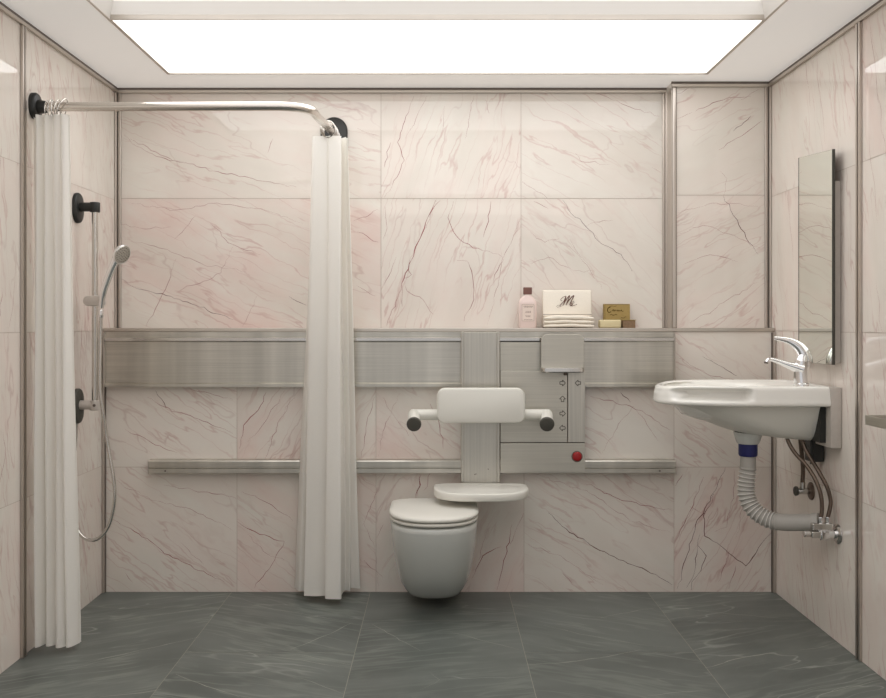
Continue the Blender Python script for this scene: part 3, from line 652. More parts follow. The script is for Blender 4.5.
# ------------------------------------------------------------------ curtain rail and curtains
RZ = 1.986; RY = 3.43
t = thing('curtain_rail', 'bent steel shower curtain rail from the left wall to the back wall', 'rail', (-HW+.02, RY, 1.95))
pts = [Vector((-HW+.03, RY, RZ))]
cxr, r = -.60, .0
path = [(-HW+.03, RY, RZ), (-1.2, RY, RZ+.001), (-.9, RY, RZ+.002), (-.62, RY, RZ+.003), (-.565, RY+.004, RZ+.003), (-.52, RY+.022, RZ+.003), (-.487, RY+.058, RZ+.004), (-.474, RY+.11, RZ+.005), (-.470, RY+.2, RZ+.006), (-.469, 3.95, 2.022), (-.474, YU-.03, 2.05)]
bm = B(); tube(bm, path, .0165, 20, sm=6); link('rod', bm, 'rod', t, smooth=True)
def oval_flange(c, axis, hw_, hh, th, cut=None):
    """oval wall flange; axis: outward unit vector"""
    bm = B(); axis = Vector(axis); side = Vector((0, 0, 1)).cross(axis); rings = []
    for ins, d in ((0, .001), (0, th*.6), (.003, th*.85), (.008, th)):
        q = rrect(2*(hw_-ins), 2*(hh-ins), hw_-ins-.0005, 10)
        rings.append([Vector(c)+side*a+Vector((0, 0, 1))*b2+axis*d for a, b2 in q])
    ring_bridge(bm, rings); return bm
link('wall_flange', oval_flange((-HW, RY, RZ+.004), (1, 0, 0), .04, .048, .022), 'black', t, smooth=True)
bm = B(); cyl(bm, (-HW+.02, RY, RZ), (-HW+.05, RY, RZ), .026, 24, .022, bev=.002); link('rod_socket', bm, 'black', t, smooth=True)
link('wall_flange', oval_flange((-.484, YU, 2.055), (0, -1, 0), .062, .088, .02), 'black', t, smooth=True)
bm = B(); cyl(bm, (-.475, YU-.018, 2.05), (-.473, YU-.075, 2.046), .027, 24, .023, bev=.002); link('rod_socket', bm, 'chrome_soft', t, smooth=True)

def ribbon_cloth(name, top, bot, z0, z1, rows, mat, parent, swayf=None):
    bm = B(); n = len(top); G = []
    for k in range(rows+1):
        s_ = k/rows; row = []
        for i in range(n):
            w = s_
            p = Vector(top[i]).lerp(Vector(bot[i]), w)
            if swayf: p += swayf(i/(n-1), s_)
            row.append(bm.verts.new((p.x, p.y, z0+(z1-z0)*s_)))
        G.append(row)
    for a, b2 in zip(G, G[1:]):
        for i in range(n-1): bm.faces.new((a[i], a[i+1], b2[i+1], b2[i]))
    o = link(name, bm, mat, parent, smooth=True, angle=80)
    return o
def ring_obj(x, y, z, rad, axis, parent, swing=0):
    bm = B(); pts = []
    ax = Vector(axis); u = Vector((0, 0, 1)); w = ax.cross(u)
    K = 22
    R = [[None]*8 for _ in range(K)]
    rings = []
    for k in range(K):
        a = 2*math.pi*k/K; d = u*math.cos(a)*1.15+w*math.sin(a)+ax*swing*math.cos(a)
        c = Vector((x, y, z))+d*rad
        dd = (u*math.cos(a)+w*math.sin(a))
        rings.append([c+(dd*math.cos(b2)+ax*math.sin(b2))*.0022 for b2 in [2*math.pi*j/8 for j in range(8)]])
    vr = [[bm.verts.new(p) for p in r_] for r_ in rings]
    for i in range(K):
        a, b2 = vr[i], vr[(i+1) % K]
        for j in range(8): bm.faces.new((a[j], a[(j+1) % 8], b2[(j+1) % 8], b2[j]))
    return link('curtain_ring', bm, 'chrome_soft', parent, smooth=True)
# left curtain (gathered against the left wall)
t = thing('shower_curtain', 'white shower curtain gathered in folds against the left wall', 'curtain', (-1.41, 3.45, .01))
N_ = 180; top = []; bot = []; CYL = 3.40
ztop = HZ+(CY-114.5)*CYL/F
for i in range(N_):
    u = i/(N_-1); ph = 2*math.pi*(4.5*u+.10*math.sin(6*u))
    A1 = .012+.005*math.sin(u*9); q = max(0, math.sin(math.pi*min(1, max(0, (u-.55)/.45))))
    top.append((-1.482+.136*u+.003*math.sin(ph+1.2), CYL+.012+A1*math.sin(ph)*(1-.6*q)-.016*q, 0))
    A2 = .024+.010*math.sin(u*8+1)
    bot.append((-1.474+.163*u+.006*math.sin(ph+1.2), CYL+.004+A2*math.sin(ph+.25)*(1-.5*q)-.030*q+.02*(u-.5), 0))
for k in range(0, 1): pass
o = ribbon_cloth('curtain_cloth', top, bot, ztop, .022, 60, 'curtain', t, swayf=lambda u, s_: Vector((.006*math.sin(3*s_+5*u)*s_*(1-s_), .01*math.sin(6*s_+9*u)*s_, 0)))
for k, x in enumerate((-1.434, -1.422, -1.410, -1.398, -1.384)):
    ring_obj(x, RY, RZ-.012+(.003*(k % 2)), .030 if k < 4 else .036, (1, 0, 0), t, swing=(.0, .1, -.1, .15, .45)[k])
# middle curtain (pushed to the back wall end)
t = thing('shower_curtain', 'white shower curtain bunched on the rail end left of the toilet', 'curtain', (-.465, 4.0, .03))
# zig-zag control lines measured at hem (px, depth) and header
hem = [(302, 4.10), (295, 4.125), (299, 4.06), (308, 4.077), (304, 4.0), (306, 3.99), (316, 3.985), (326.5, 3.99), (325, 3.955), (327, 3.945), (334, 3.94), (341, 3.945), (341.5, 4.0), (345, 4.07), (350, 4.06), (351, 4.11), (359.5, 4.10), (360, 4.125)]
hd = [(318, 4.08), (314, 4.07), (316, 4.02), (319, 4.00), (313, 3.97), (313, 3.945), (318, 3.94), (326, 3.942), (330, 3.955), (328, 3.94), (334, 3.935), (341, 3.938), (340, 3.96), (341, 3.99), (346, 3.96), (344, 4.0), (347.5, 3.98), (346, 4.05)]
def dens(l):
    out = smooth_path([Vector(((p-CX)*d/F, d, 0)) for p, d in l], 9); return out
ztop = HZ+(CY-136)*3.94/F
o = ribbon_cloth('curtain_cloth', dens(hd), dens(hem), ztop, .030, 60, 'curtain', t, swayf=lambda u, s_: Vector((.004*math.sin(4*s_+14*u)*s_*(1-s_)*4, 0, 0)))
for k, y in enumerate((3.935, 3.96, 3.985, 4.01, 4.035, 4.06)):
    zz = 2.006+.0718*(y-3.95)+.01
    ring_obj(-.4685, y, zz-.004, .031, (0, 1, 0), t, swing=.1*math.sin(k*2))

# ------------------------------------------------------------------ shower rail, hand shower, hose
SY = 3.84; SX = P(95, 0, SY).x
t = thing('shower_rail', 'vertical steel riser rail with black upper bracket on the left wall', 'rail', (-HW, SY, .85))
zu = P(0, 207, SY).z; zd = P(0, 405, SY).z
bm = B(); cyl(bm, (SX, SY, zd-.01), (SX, SY, zu), .0125, 24); link('riser_bar', bm, 'chrome_soft', t, smooth=True)
def bracket(z, hh, m1, m2):
    bm = B(); p = link('wall_flange', oval_flange((-HW, SY, z-.004), (1, 0, 0), .045, hh, .018), m1, t, smooth=True)
    bm = B(); tube(bm, [(-HW+.015, SY, z), (SX-.006, SY, z)], .019, 20); cyl(bm, (SX, SY, z-.022), (SX, SY, z+.019), .0205, 24, bev=.003)
    return link('bracket_arm', bm, m2, t, smooth=True)
bracket(zu, .062, 'black', 'black')
bracket(zd, .072, 'grey_dark', 'clear_plastic')
bm = B(); cyl(bm, (SX+.004, SY-.0215, zd), (SX+.004, SY-.019, zd), .006, 12); link('screw', bm, 'gap', t)
bm = B(); cyl(bm, (SX, SY-.036, .49+0*zd), (SX, SY-.036, .49), .001, 4) if False else None
# glider / holder
hz_ = P(0, 301, SY).z
bm = B(); plate(bm, SX-.038, SX+.042, hz_-.021, hz_+.021, SY-.034, SY+.020, .020, .005); link('hand_shower_holder', bm, 'clear_plastic', t, smooth=True)
# hand shower
a = P(101, 308, SY-.045); b_ = P(103.5, 292, SY-.05); c_ = P(109, 276, SY-.055); d_ = P(114.5, 263, SY-.06)
t = thing('hand_shower', 'chrome hand shower tilted up in its holder on the riser rail', 'shower', a)
bm = B(); tube(bm, [a, b_, c_, d_, P(120, 250, SY-.06)], [.010, .0135, .0145, .0155, .019], 18, sm=5); link('handle', bm, 'chrome', t, smooth=True)
hc = P(121.5, 254, SY-.062); nrm = Vector((.80, -.46, -.38)).normalized()
prof = [(-.022, .004), (-.021, .016), (-.013, .031), (-.003, .040), (.004, .0415), (.007, .040)]
def lathe(bm, c, n, prof, seg=32, squash=1):
    n = Vector(n).normalized(); up_ = Vector((0, 0, 1)) if abs(n.z) < .95 else Vector((1, 0, 0)); u = (up_-n*up_.dot(n)).normalized(); w = n.cross(u)
    ring_bridge(bm, [[Vector(c)+n*d+(u*math.cos(2*math.pi*k/seg)+w*math.sin(2*math.pi*k/seg)*squash)*r_ for k in range(seg)] for d, r_ in prof])
bm = B(); lathe(bm, hc, nrm, prof); link('shower_head', bm, 'chrome', t, smooth=True)
bm = B(); lathe(bm, hc, nrm, [(.006, .038), (.009, .036), (.0095, .02)]); sf = link('spray_face', bm, 'chrome_soft', t, smooth=True, angle=50)
bm = B()
un = (Vector((0, 0, 1))-nrm*nrm.z).normalized(); wn = nrm.cross(un)
for rr_, kk in ((.009, 6), (.019, 12), (.029, 18)):
    for k in range(kk):
        q = hc+nrm*.0093+(un*math.cos(2*math.pi*k/kk)+wn*math.sin(2*math.pi*k/kk))*rr_
        cyl(bm, q, q+nrm*.0015, .0016, 6)
nz = link('nozzle_ring', bm, 'grey_dark', sf); nz['kind'] = 'stuff'
# hose
t = thing('shower_hose', 'flexible chrome hose looping from the hand shower down beside the rail', 'hose', P(92, 541, 3.8))
hp = [P(101, 310, SY-.045), P(100.5, 340, SY-.04), P(100, 385, SY-.045), P(103, 412, SY-.04), P(107, 440, SY-.03), P(113, 475, SY-.03), P(114.5, 500, SY-.03), P(109, 525, SY-.03), P(98, 538.5, SY-.03), P(86, 539, SY-.03), P(77, 528, SY-.02), P(73.5, 505, SY-.01), P(74, 470, SY+.0), P(76, 430, SY+.005), P(77, 415, SY)]
bm = B(); tube(bm, hp, .0072, 12, sm=10); link('hose_body', bm, 'chrome_soft', t, smooth=True)
bm = B(); d = (hp[1]-hp[0]).normalized(); cyl(bm, hp[0]-d*.002, hp[0]+d*.03, .0098, 16, bev=.002); link('hose_nut', bm, 'chrome', t, smooth=True)

# ------------------------------------------------------------------ things on the ledge
def ZL(y): return HZ+(CY-y)*4.24/F
bx_, by_ = P(527.5, 0, 4.24).x, 4.24
t = thing('perfume_bottle', 'pale pink glass bottle with a brown cap, leftmost item on the ledge', 'bottle', (bx_, by_, LEDGE))
bm = B(); rings = []
for w, z, r in ((.078, 0, .012), (.084, .004, .014), (.084, .11, .014), (.080, .122, .016), (.060, .137, .018), (.034, .146, .012), (.030, .150, .010), (.030, .158, .010)):
    rings.append([Vector((bx_+x, by_+y, LEDGE+z)) for x, y in rrect(w, w*.55 if w > .05 else w*.9, min(r, w*.27), 6)])
ring_bridge(bm, rings); link('bottle_glass', bm, 'liquid', t, smooth=True, angle=40)
bm = B(); box(bm, bx_-.019, bx_+.019, by_-.016, by_+.016, LEDGE+.152, LEDGE+.184, bev=.002); link('bottle_cap', bm, 'cap', t)
bm = B(); yf = by_-.0232-.0006; box(bm, bx_-.029, bx_+.029, yf, yf+.0005, LEDGE+.03, LEDGE+.108); lb_ = link('bottle_label', bm, 'label', t)
bm = B()
for (z, w) in ((.098, .040), (.094, .034), (.075, .020), (.070, .026), (.055, .024), (.051, .016), (.038, .036)):
    x = -w/2
    while x < w/2:
        q = random.uniform(.003, .006); ribbon(bm, [(bx_+x, yf, LEDGE+z), (bx_+x+q, yf, LEDGE+z)], .0022, (0, -1, 0), .0004, taper=False); x += q+.002
for a, b2 in (((-.027, .032), (.027, .032)), ((-.027, .106), (.027, .106)), ((-.027, .032), (-.027, .106)), ((.027, .032), (.027, .106))):
    ribbon(bm, [(bx_+a[0], yf, LEDGE+a[1]), (bx_+b2[0], yf, LEDGE+b2[1])], .001, (0, -1, 0), .0004, taper=False)
link('label_print', bm, 'ink', lb_)
# monogrammed towel
txa, txb = P(543, 0, 4.22).x, P(592.5, 0, 4.22).x; txc = (txa+txb)/2
t = thing('hand_towel', 'folded cream towel with a brown script monogram standing on the ledge', 'towel', (txc, 4.25, LEDGE))
bm = B(); plate(bm, txa, txb-.001, LEDGE+.05, ZL(290), 4.236, 4.262, .007, .006, tilt=.10)
link('towel_panel', bm, 'towel', t, smooth=True, angle=40)
bm = B(); box(bm, txa+.003, txb-.003, 4.236, 4.31, LEDGE, LEDGE+.056, bev=.012, seg=3); link('towel_fold', bm, 'towel', t, smooth=True)
bm = B(); box(bm, txa+.002, txb-.002, 4.2305, 4.262, LEDGE+.0585, LEDGE+.063, bev=.0015); link('towel_stripe', bm, 'towel_band', t)
# script monogram strokes, local px from crop (510,280) scale 9.844
def mono(pts): return [P(510+x/9.844, 280+y/9.844, 4.232)+Vector((0, .10*((HZ+(CY-(280+y/9.844))*4.232/F)-(LEDGE+.105))-.0012, 0)) for x, y in pts]
bm = B()
for pts, w in (([(490, 255), (505, 235), (530, 210), (545, 175), (552, 158), (545, 190), (528, 235), (520, 250)], .0028), ([(552, 158), (530, 165), (505, 185), (500, 200), (515, 205)], .0018), ([(528, 235), (545, 205), (575, 165), (588, 155), (575, 190), (556, 235), (552, 248)], .0032),
               ([(556, 235), (580, 200), (610, 165), (630, 155), (610, 195), (590, 240), (600, 252), (618, 240)], .0034), ([(600, 235), (625, 228), (630, 215), (615, 215), (602, 235), (608, 255), (630, 250), (660, 240)], .0018),
               ([(465, 270), (490, 262), (520, 252)], .0012), ([(455, 262), (475, 248), (495, 250)], .0012)):
    ribbon(bm, smooth_path(mono(pts), 6), w*1.15, (0, -1, 0), .0004, taper=False)
link('monogram', bm, 'thread', t)
# folded towel in front
t = thing('folded_towel', 'small white towel folded in layers lying in front of the monogrammed towel', 'towel', (txc, 4.19, LEDGE))
def layer_towel(z0, z1, name, w0, ph):
    bm = B(); rings = []
    K = 26
    for k in range(K+1):
        u = k/K; x = txa+.001+(txb-txa-.002)*u
        e = min(1, 6*min(u, 1-u)+.25)**.5
        sag = .004*math.sin(u*math.pi)+.0012*math.sin(u*14+ph)
        za, zb = z0+(.0035*math.sin(u*math.pi) if name != 'x' else 0), z1+sag
        zm = (za+zb)/2; h = (zb-za)/2*e; d = .0255
        rings.append([Vector((x, 4.1995+(d-.001*k % .002)*math.copysign(abs(math.cos(a))**.6, math.cos(a)), zm+h*math.copysign(abs(math.sin(a))**.8, math.sin(a)))) for a in [2*math.pi*j/20 for j in range(20)]])
    ring_bridge(bm, rings); link(name, bm, 'towel', t, smooth=True, angle=70)
layer_towel(LEDGE, LEDGE+.0165, 'lower_fold', 1, 0)
layer_towel(LEDGE+.0165, LEDGE+.034, 'middle_fold', 1, 2)
layer_towel(LEDGE+.034, LEDGE+.053, 'upper_fold', 1, 4)
# soap box upright
def sm_box(name, label, cat, x0, x1, y0, y1, z0, z1, mat, bev):
    t = thing(name, label, cat, ((x0+x1)/2, (y0+y1)/2, z0)); return t
x0, x1 = P(604, 0, 4.27).x, P(630, 0, 4.27).x
t = thing('soap_box', 'upright golden-brown card soap box with dark lettering on the ledge', 'box', ((x0+x1)/2, 4.28, LEDGE))
bm = B(); box(bm, x0, x1, 4.27, 4.30, LEDGE, HZ+(CY-304)*4.27/F, bev=.001); link('box_body', bm, 'kraft', t)
bm = B(); q0 = (590, 295, 16.11)
def bt(pts): return [P(590+x/16.11, 295+y/16.11, 4.27) for x, y in pts]
for pts, w in (([(330, 200), (300, 205), (280, 240), (300, 280), (340, 270)], .004), ([(350, 260), (375, 235), (385, 262), (395, 235)], .003), ([(400, 262), (415, 240), (430, 250)], .003), ([(435, 265), (450, 240), (465, 262), (480, 240)], .003),
               ([(490, 262), (505, 240), (515, 262), (540, 258)], .003), ([(310, 190), (350, 178), (400, 182), (430, 175)], .002), ([(320, 325), (350, 310), (370, 330), (390, 312)], .0026), ([(395, 328), (415, 312), (440, 325)], .0026),
               ([(500, 360), (540, 370), (580, 345)], .002), ([(240, 155), (625, 155)], .0016), ([(240, 395), (240, 155)], .0016)):
    ribbon(bm, smooth_path(bt(pts), 4), w, (0, -1, 0), .0005, taper=False)
link('box_lettering', bm, 'ink_dark', t)
x0, x1 = P(599.5, 0, 4.21).x, P(621, 0, 4.21).x
bm = B(); box(bm, x0, x1, 4.20, 4.25, LEDGE, HZ+(CY-320.2)*4.2/F+.002, bev=.007, seg=4); o = link('soap_bar', bm, 'soap', None, smooth=True, angle=50)
tag(o, 'pale cream bar of soap lying in front of the golden soap box', 'soap')
x0, x1 = P(622.5, 0, 4.22).x, P(635, 0, 4.22).x
t = thing('small_carton', 'low mottled brown carton at the right end of the ledge items', 'box', ((x0+x1)/2, 4.23, LEDGE))
bm = B(); box(bm, x0, x1, 4.21, 4.255, LEDGE, LEDGE+.034, bev=.0015); link('carton_body', bm, 'brown_box', t)
bm = B(); box(bm, x0+.001, x1+.003, 4.208, 4.256, LEDGE+.0342, LEDGE+.0375, bev=.0012); link('carton_lid', bm, 'kraft', t)

# ------------------------------------------------------------------ mirror
t = thing('wall_mirror', 'tall narrow frameless mirror standing off the right wall above the basin', 'mirror', (1.45, 3.53, 1.04))
my0, my1 = 3.45, 3.766; mx = 1.45
def skew(bm, f=None):
    pass
def mbox(bm, x0, x1, a0, a1, z0, zt0, zt1):
    v = [bm.verts.new(p) for p in ((x0, a0, z0), (x1, a0, z0), (x1, a1, z0), (x0, a1, z0), (x0, a0, zt0), (x1, a0, zt0), (x1, a1, zt1), (x0, a1, zt1))]
    for f in ((0, 3, 2, 1), (4, 5, 6, 7), (0, 1, 5, 4), (1, 2, 6, 5), (2, 3, 7, 6), (3, 0, 4, 7)): bm.faces.new([v[i] for i in f])
bm = B(); mbox(bm, mx, mx+.002, my0, my1, 1.04, 1.833, 1.859); link('mirror_glass', bm, 'mirror', t)
bm = B(); mbox(bm, mx+.0022, mx+.009, my0-.001, my1+.001, 1.039, 1.834, 1.860); link('mirror_backing', bm, 'gap', t)
bm = B(); box(bm, mx-.0006, mx+.010, my0-.0045, my0-.0012, 1.039, 1.835); box(bm, mx-.001, mx+.010, my1+.0012, my1+.004, 1.039, 1.86); link('edge_trim', bm, 'grey_dark', t)
bm = B(); box(bm, mx+.0095, HW-.001, 3.465, 3.70, 1.045, 1.72, bev=.002); link('mounting_box', bm, 'clear_plastic', t)

# ------------------------------------------------------------------ wash basin
SXB = 1.448; SYC = 3.685
t = thing('wash_basin', 'white wall-hung washbasin with grip recesses along its rim', 'sink', (1.2, SYC, .74))
def sring(ins, z, recess=0, tilt=0):
    pts = []; K = 120
    hw_ = .232-ins; xt = .850+ins; xm = 1.17
    side = []
    for k in range(K+1):
        a = math.pi/2+math.pi*k/K       # far side -> tip -> near side
        ca, sa = math.cos(a), math.sin(a)
        side.append((xm+(xm-xt)*math.copysign(abs(ca)**(2/2.15), ca), hw_*math.copysign(abs(sa)**(2/2.35), sa)))
    n2 = 24
    pre = [(SXB+(xm-SXB)*k/n2, hw_) for k in range(n2)]
    post = [(xm+(SXB-xm)*k/n2, -hw_) for k in range(1, n2+1)]+[(SXB, -hw_+2*hw_*k/16) for k in range(1, 16)]
    for x, y in pre+side+post:
        if recess:
            s0 = min(1, max(0, (x-.878)/.035)); s1 = min(1, max(0, (1.165-x)/.03)); q = (s0*s0*(3-2*s0))*(s1*s1*(3-2*s1))
            if abs(y) < .06: q = 0
            c = Vector((1.16-x, -y)).normalized() if x < 1.16 else Vector((0, -math.copysign(1, y)))
            x += c.x*recess*q; y += c.y*recess*q
        dz = 0
        x = min(x, SXB-ins*.25)
        if z > .87: # deck rises slightly toward the wall, lip drops at the tip
            tt = min(1, max(0, (1.0-x)/.15)); dz = -.012*tt*tt*(1 if z > .93 else .2)
        pts.append(Vector((x, SYC+y, z+dz)))
    return pts
def bring(cx, cy, a, b2, z, ref):
    """inner basin ring matched point by point to the outline"""
    out = []
    for p in ref:
        v = Vector(((p.x-cx)/a, (p.y-cy)/b2)); 
        L = (abs(v.x)**2.6+abs(v.y)**2.6)**(1/2.6)
        out.append(Vector((cx+v.x/L*a, cy+v.y/L*b2, z)))
    return out
ref = sring(.05, .953)
cxb = 1.10
rings = [bring(cxb, SYC, .03, .03, .815, ref), bring(cxb, SYC, .09, .08, .818, ref), bring(cxb, SYC, .14, .12, .835, ref), bring(cxb, SYC, .175, .15, .875, ref), bring(cxb, SYC, .19, .165, .92, ref), bring(cxb, SYC, .197, .172, .941, ref),
         bring(cxb, SYC, .205, .179, .948, ref), sring(.04, .952), sring(.030, .957), sring(.022, .9585), sring(.014, .957), sring(.010, .953), sring(.008, .948, .004), sring(.007, .944, .020), sring(.006, .937, .042), sring(.004, .925, .047), sring(.003, .914, .040), sring(.002, .907, .022), sring(.001, .902, .003),
         sring(0, .897), sring(0, .890), sring(.004, .885), sring(.014, .882), sring(.04, .881), sring(.06, .881)]
bm = B(); ring_bridge(bm, rings, True, True); link('basin_rim', bm, 'ceramic', t, smooth=True, angle=75)
def body(x0, hw_, z, n=2.2, xb=1.425):
    pts = []; xm = min(x0+hw_*1.3, xb-.02)
    for k in range(49):
        a = math.pi/2+math.pi*k/48; ca, sa = math.cos(a), math.sin(a)
        pts.append(Vector((xm+(xm-x0)*math.copysign(abs(ca)**(2/n), ca), SYC+hw_*math.copysign(abs(sa)**(2/n), sa), z)))
    pts.append(Vector((xb, SYC-hw_, z))); pts.append(Vector((xb, SYC+hw_, z)))
    return pts
rings = [body(.905, .190, .8805), body(.925, .186, .872), body(.955, .178, .855), body(1.0, .168, .832), body(1.05, .156, .808), body(1.10, .144, .788), body(1.15, .13, .772), body(1.2, .115, .762), body(1.26, .10, .756)]
bm = B(); ring_bridge(bm, rings)
# hind part of the underside drops a little toward the wall
for v in bm.verts:
    if v.co.z < .80 and v.co.x > 1.25: v.co.z -= .07*(v.co.x-1.25)*(.80-v.co.z)/.044
link('basin_bowl', bm, 'white_plastic', t, smooth=True, angle=60)
bm = B(); plate_pts = []
box(bm, SXB+.0005, HW-.001, 3.455, 3.90, .73, .955, bev=.003, seg=2); link('mounting_plate', bm, 'clear_plastic', t, smooth=True, angle=40)
bm = B(); box(bm, 1.4255, SXB+.0005, 3.50, 3.86, .745, .878); link('shadow_filler', bm, 'black', t)  # black filler stands in for the shade between bowl and plate
# drain parts
dx = P(748, 0, SYC).x; ZD = lambda y, Y=SYC: HZ+(CY-y)*Y/F
bm = B(); lathe(bm, (dx, SYC, 0), (0, 0, 1), [(ZD(432), .056), (ZD(434), .054), (ZD(441), .046), (ZD(443.5), .040)]); link('drain_collar', bm, 'ceramic_grey', t, smooth=True)
t = thing('drain_pipe', 'grey ribbed flexible waste pipe with blue collar under the basin', 'pipe', (dx, SYC, ZD(530)))
bm = B(); lathe(bm, (dx, SYC, 0), (0, 0, 1), [(ZD(443.7), .034), (ZD(444.2), .0365), (ZD(454.5), .0365), (ZD(456), .033)]); link('collar', bm, 'blue', t, smooth=True, angle=35)
cp = [P(748, 455, SYC), P(748, 468, SYC), P(746.5, 482, SYC), P(746.5, 494, SYC-.003), P(751, 506, SYC-.015), P(760, 515, SYC-.035), P(772, 520.5, SYC-.06), P(786, 522.5, SYC-.095), P(800, 522.5, SYC-.12), P(813, 522.5, SYC-.145)]
sp_ = smooth_path(cp, 24)
acc = 0; R = []; prev = sp_[0]; fine = []
# resample evenly
tot = [0]
for a, b2 in zip(sp_, sp_[1:]): tot.append(tot[-1]+(b2-a).length)
Ltot = tot[-1]; steps = int(Ltot/.0024)
def at(s_):
    for i in range(len(tot)-1):
        if tot[i+1] >= s_:
            f = (s_-tot[i])/max(1e-9, tot[i+1]-tot[i]); return sp_[i].lerp(sp_[i+1], f)
    return sp_[-1]
pp = [at(Ltot*i/steps) for i in range(steps+1)]
for i in range(steps+1):
    s_ = Ltot*i/steps
    rib = 0
    base = .029+.003*min(1, s_/.15)
    if .05 < s_ < Ltot-.13: rib = .0028*math.sin(2*math.pi*s_/.0165)
    R.append(base+rib)
bm = B(); tube(bm, pp, R, 24); link('ribbed_hose', bm, 'pipe', t, smooth=True, angle=70)
s_ = .05+.0165*.25
s_ = .0165*(int(.05/.0165)+1)+.0165*.25
while s_ < Ltot-.135:
    c = at(s_); d = (at(s_+.002)-at(s_-.002)).normalized(); base = .029+.003*min(1, s_/.15)+.0034
    bm = B(); u = d.cross(Vector((0, 1, 0))).normalized(); w = d.cross(u)
    K = 28; rr = [[c+(u*math.cos(a)+w*math.sin(a))*(base-.0012)+((u*math.cos(a)+w*math.sin(a))*math.cos(b2)+d*math.sin(b2))*.0016 for b2 in [2*math.pi*j/6 for j in range(6)]] for a in [2*math.pi*k/K for k in range(K)]]
    vr = [[bm.verts.new(p) for p in r_] for r_ in rr]
    for i in range(K):
        a, b2 = vr[i], vr[(i+1) % K]
        for j in range(6): bm.faces.new((a[j], a[(j+1) % 6], b2[(j+1) % 6], b2[j]))
    link('rib', bm, 'pipe_hi', t, smooth=True)
    s_ += .0165
e = cp[-1]; d = (cp[-1]-cp[-2]).normalized()
bm = B(); cyl(bm, e-d*.004, e+d*.022, .036, 24, bev=.003); link('end_socket', bm, 'pipe', t, smooth=True)
# stop valve assembly at the wall
WY = 3.49
fc = Vector((HW, WY, P(838, 534, WY).z))
t = thing('angle_valve', 'chrome valve cluster on the right wall where the waste pipe ends', 'valve', fc)
bm = B(); lathe(bm, fc, (-1, 0, 0), [(.001, .038), (.005, .037), (.010, .028), (.012, .018)]); link('wall_flange', bm, 'chrome_soft', t, smooth=True)
bm = B(); cyl(bm, fc+Vector((-.010, 0, 0)), fc+Vector((-.075, 0, 0)), .017, 20, bev=.002); link('valve_body', bm, 'chrome', t, smooth=True)
bm = B(); cyl(bm, fc+Vector((-.04, 0, -.002)), fc+Vector((-.068, 0, -.002)), .022, 6, bev=.002); link('hex_nut', bm, 'chrome', t)
bm = B(); box(bm, fc.x-.105, fc.x-.070, WY-.018, WY+.018, fc.z-.012, fc.z+.012, bev=.004); link('outlet_block', bm, 'chrome_soft', t)
bm = B(); cyl(bm, fc+Vector((-.105, 0, 0)), fc+Vector((-.128, 0, 0)), .012, 12, bev=.002); link('handwheel', bm, 'chrome_soft', t)
bm = B(); box(bm, fc.x-.098, fc.x-.02, WY-.006, WY+.02, fc.z+.014, fc.z+.04, bev=.004); link('upper_block', bm, 'chrome_soft', t)
for x in (-.062, -.036):
    bm = B(); cyl(bm, fc+Vector((x, .006, .036)), fc+Vector((x, .006, .062)), .0085, 6, bev=.001); link('hose_nut', bm, 'chrome', t)
# second valve
W2 = 3.74
f2 = Vector((HW, W2, P(806, 491, W2).z))
t = thing('stop_valve', 'small dark chrome stop valve on the wall behind the braided hoses', 'valve', f2)
bm = B(); lathe(bm, f2, (-1, 0, 0), [(.001, .036), (.005, .035), (.010, .022)]); link('wall_flange', bm, 'braid', t, smooth=True)
bm = B(); cyl(bm, f2+Vector((-.008, 0, 0)), f2+Vector((-.055, 0, 0)), .013, 16, bev=.002); cyl(bm, f2+Vector((-.036, 0, 0)), f2+Vector((-.036, 0, .035)), .010, 12); link('valve_body', bm, 'chrome_soft', t, smooth=True)
bm = B(); cyl(bm, f2+Vector((-.055, 0, 0)), f2+Vector((-.068, 0, 0)), .019, 8, bev=.003); link('handwheel', bm, 'grey_dark', t)
tp_ = P(799.5, 440, W2-.02)
bm = B(); tube(bm, [f2+Vector((-.036, 0, .034)), Vector((f2.x-.036, W2-.004, f2.z+.10)), Vector((tp_.x, tp_.y, tp_.z+.03))], .0085, 12, sm=5); link('riser_pipe', bm, 'braid', t, smooth=True)
# braided hoses
def hose(label, pts, r=.0075):
    bm = B(); tube(bm, pts, r, 12, sm=8); o = link('braided_hose', bm, 'braid', None, smooth=True)
    tag(o, label, 'hose', None)
hose('braided supply hose nearer the waste pipe, curving from basin to valve', [P(786, 430, 3.62), P(788, 441, 3.60), P(795, 453, 3.58), P(806, 465, 3.55), P(815, 479, 3.52), P(820.5, 494, 3.50), P(822, 508, 3.496), Vector((fc.x-.062, WY+.006, fc.z+.062))])
hose('braided supply hose nearer the wall, beside the black box', [P(801, 432, 3.62), P(804, 446, 3.60), P(811, 459, 3.57), P(819, 472, 3.53), P(827, 487, 3.505), P(830.5, 500, 3.498), P(830, 508, 3.496), Vector((fc.x-.036, WY+.006, fc.z+.062))])
# black box under the basin
q0, q1 = P(810, 462, 3.60), P(824, 438, 3.60)
bm = B(); box(bm, q0.x+.002, q1.x, 3.60, 3.66, q0.z, q1.z+.02, bev=.003); box(bm, q0.x+.012, q1.x-.006, 3.597, 3.6, q0.z+.01, q1.z)
t = thing('sensor_box', 'small black plastic box fixed under the rear of the basin', 'box', (q0.x, 3.63, q0.z)); link('box_case', bm, 'black', t)
bm = B(); cyl(bm, (q0.x+.02, 3.63, q0.z+.001), (q0.x+.02, 3.63, q0.z-.012), .008, 12); link('cable_gland', bm, 'black', t)

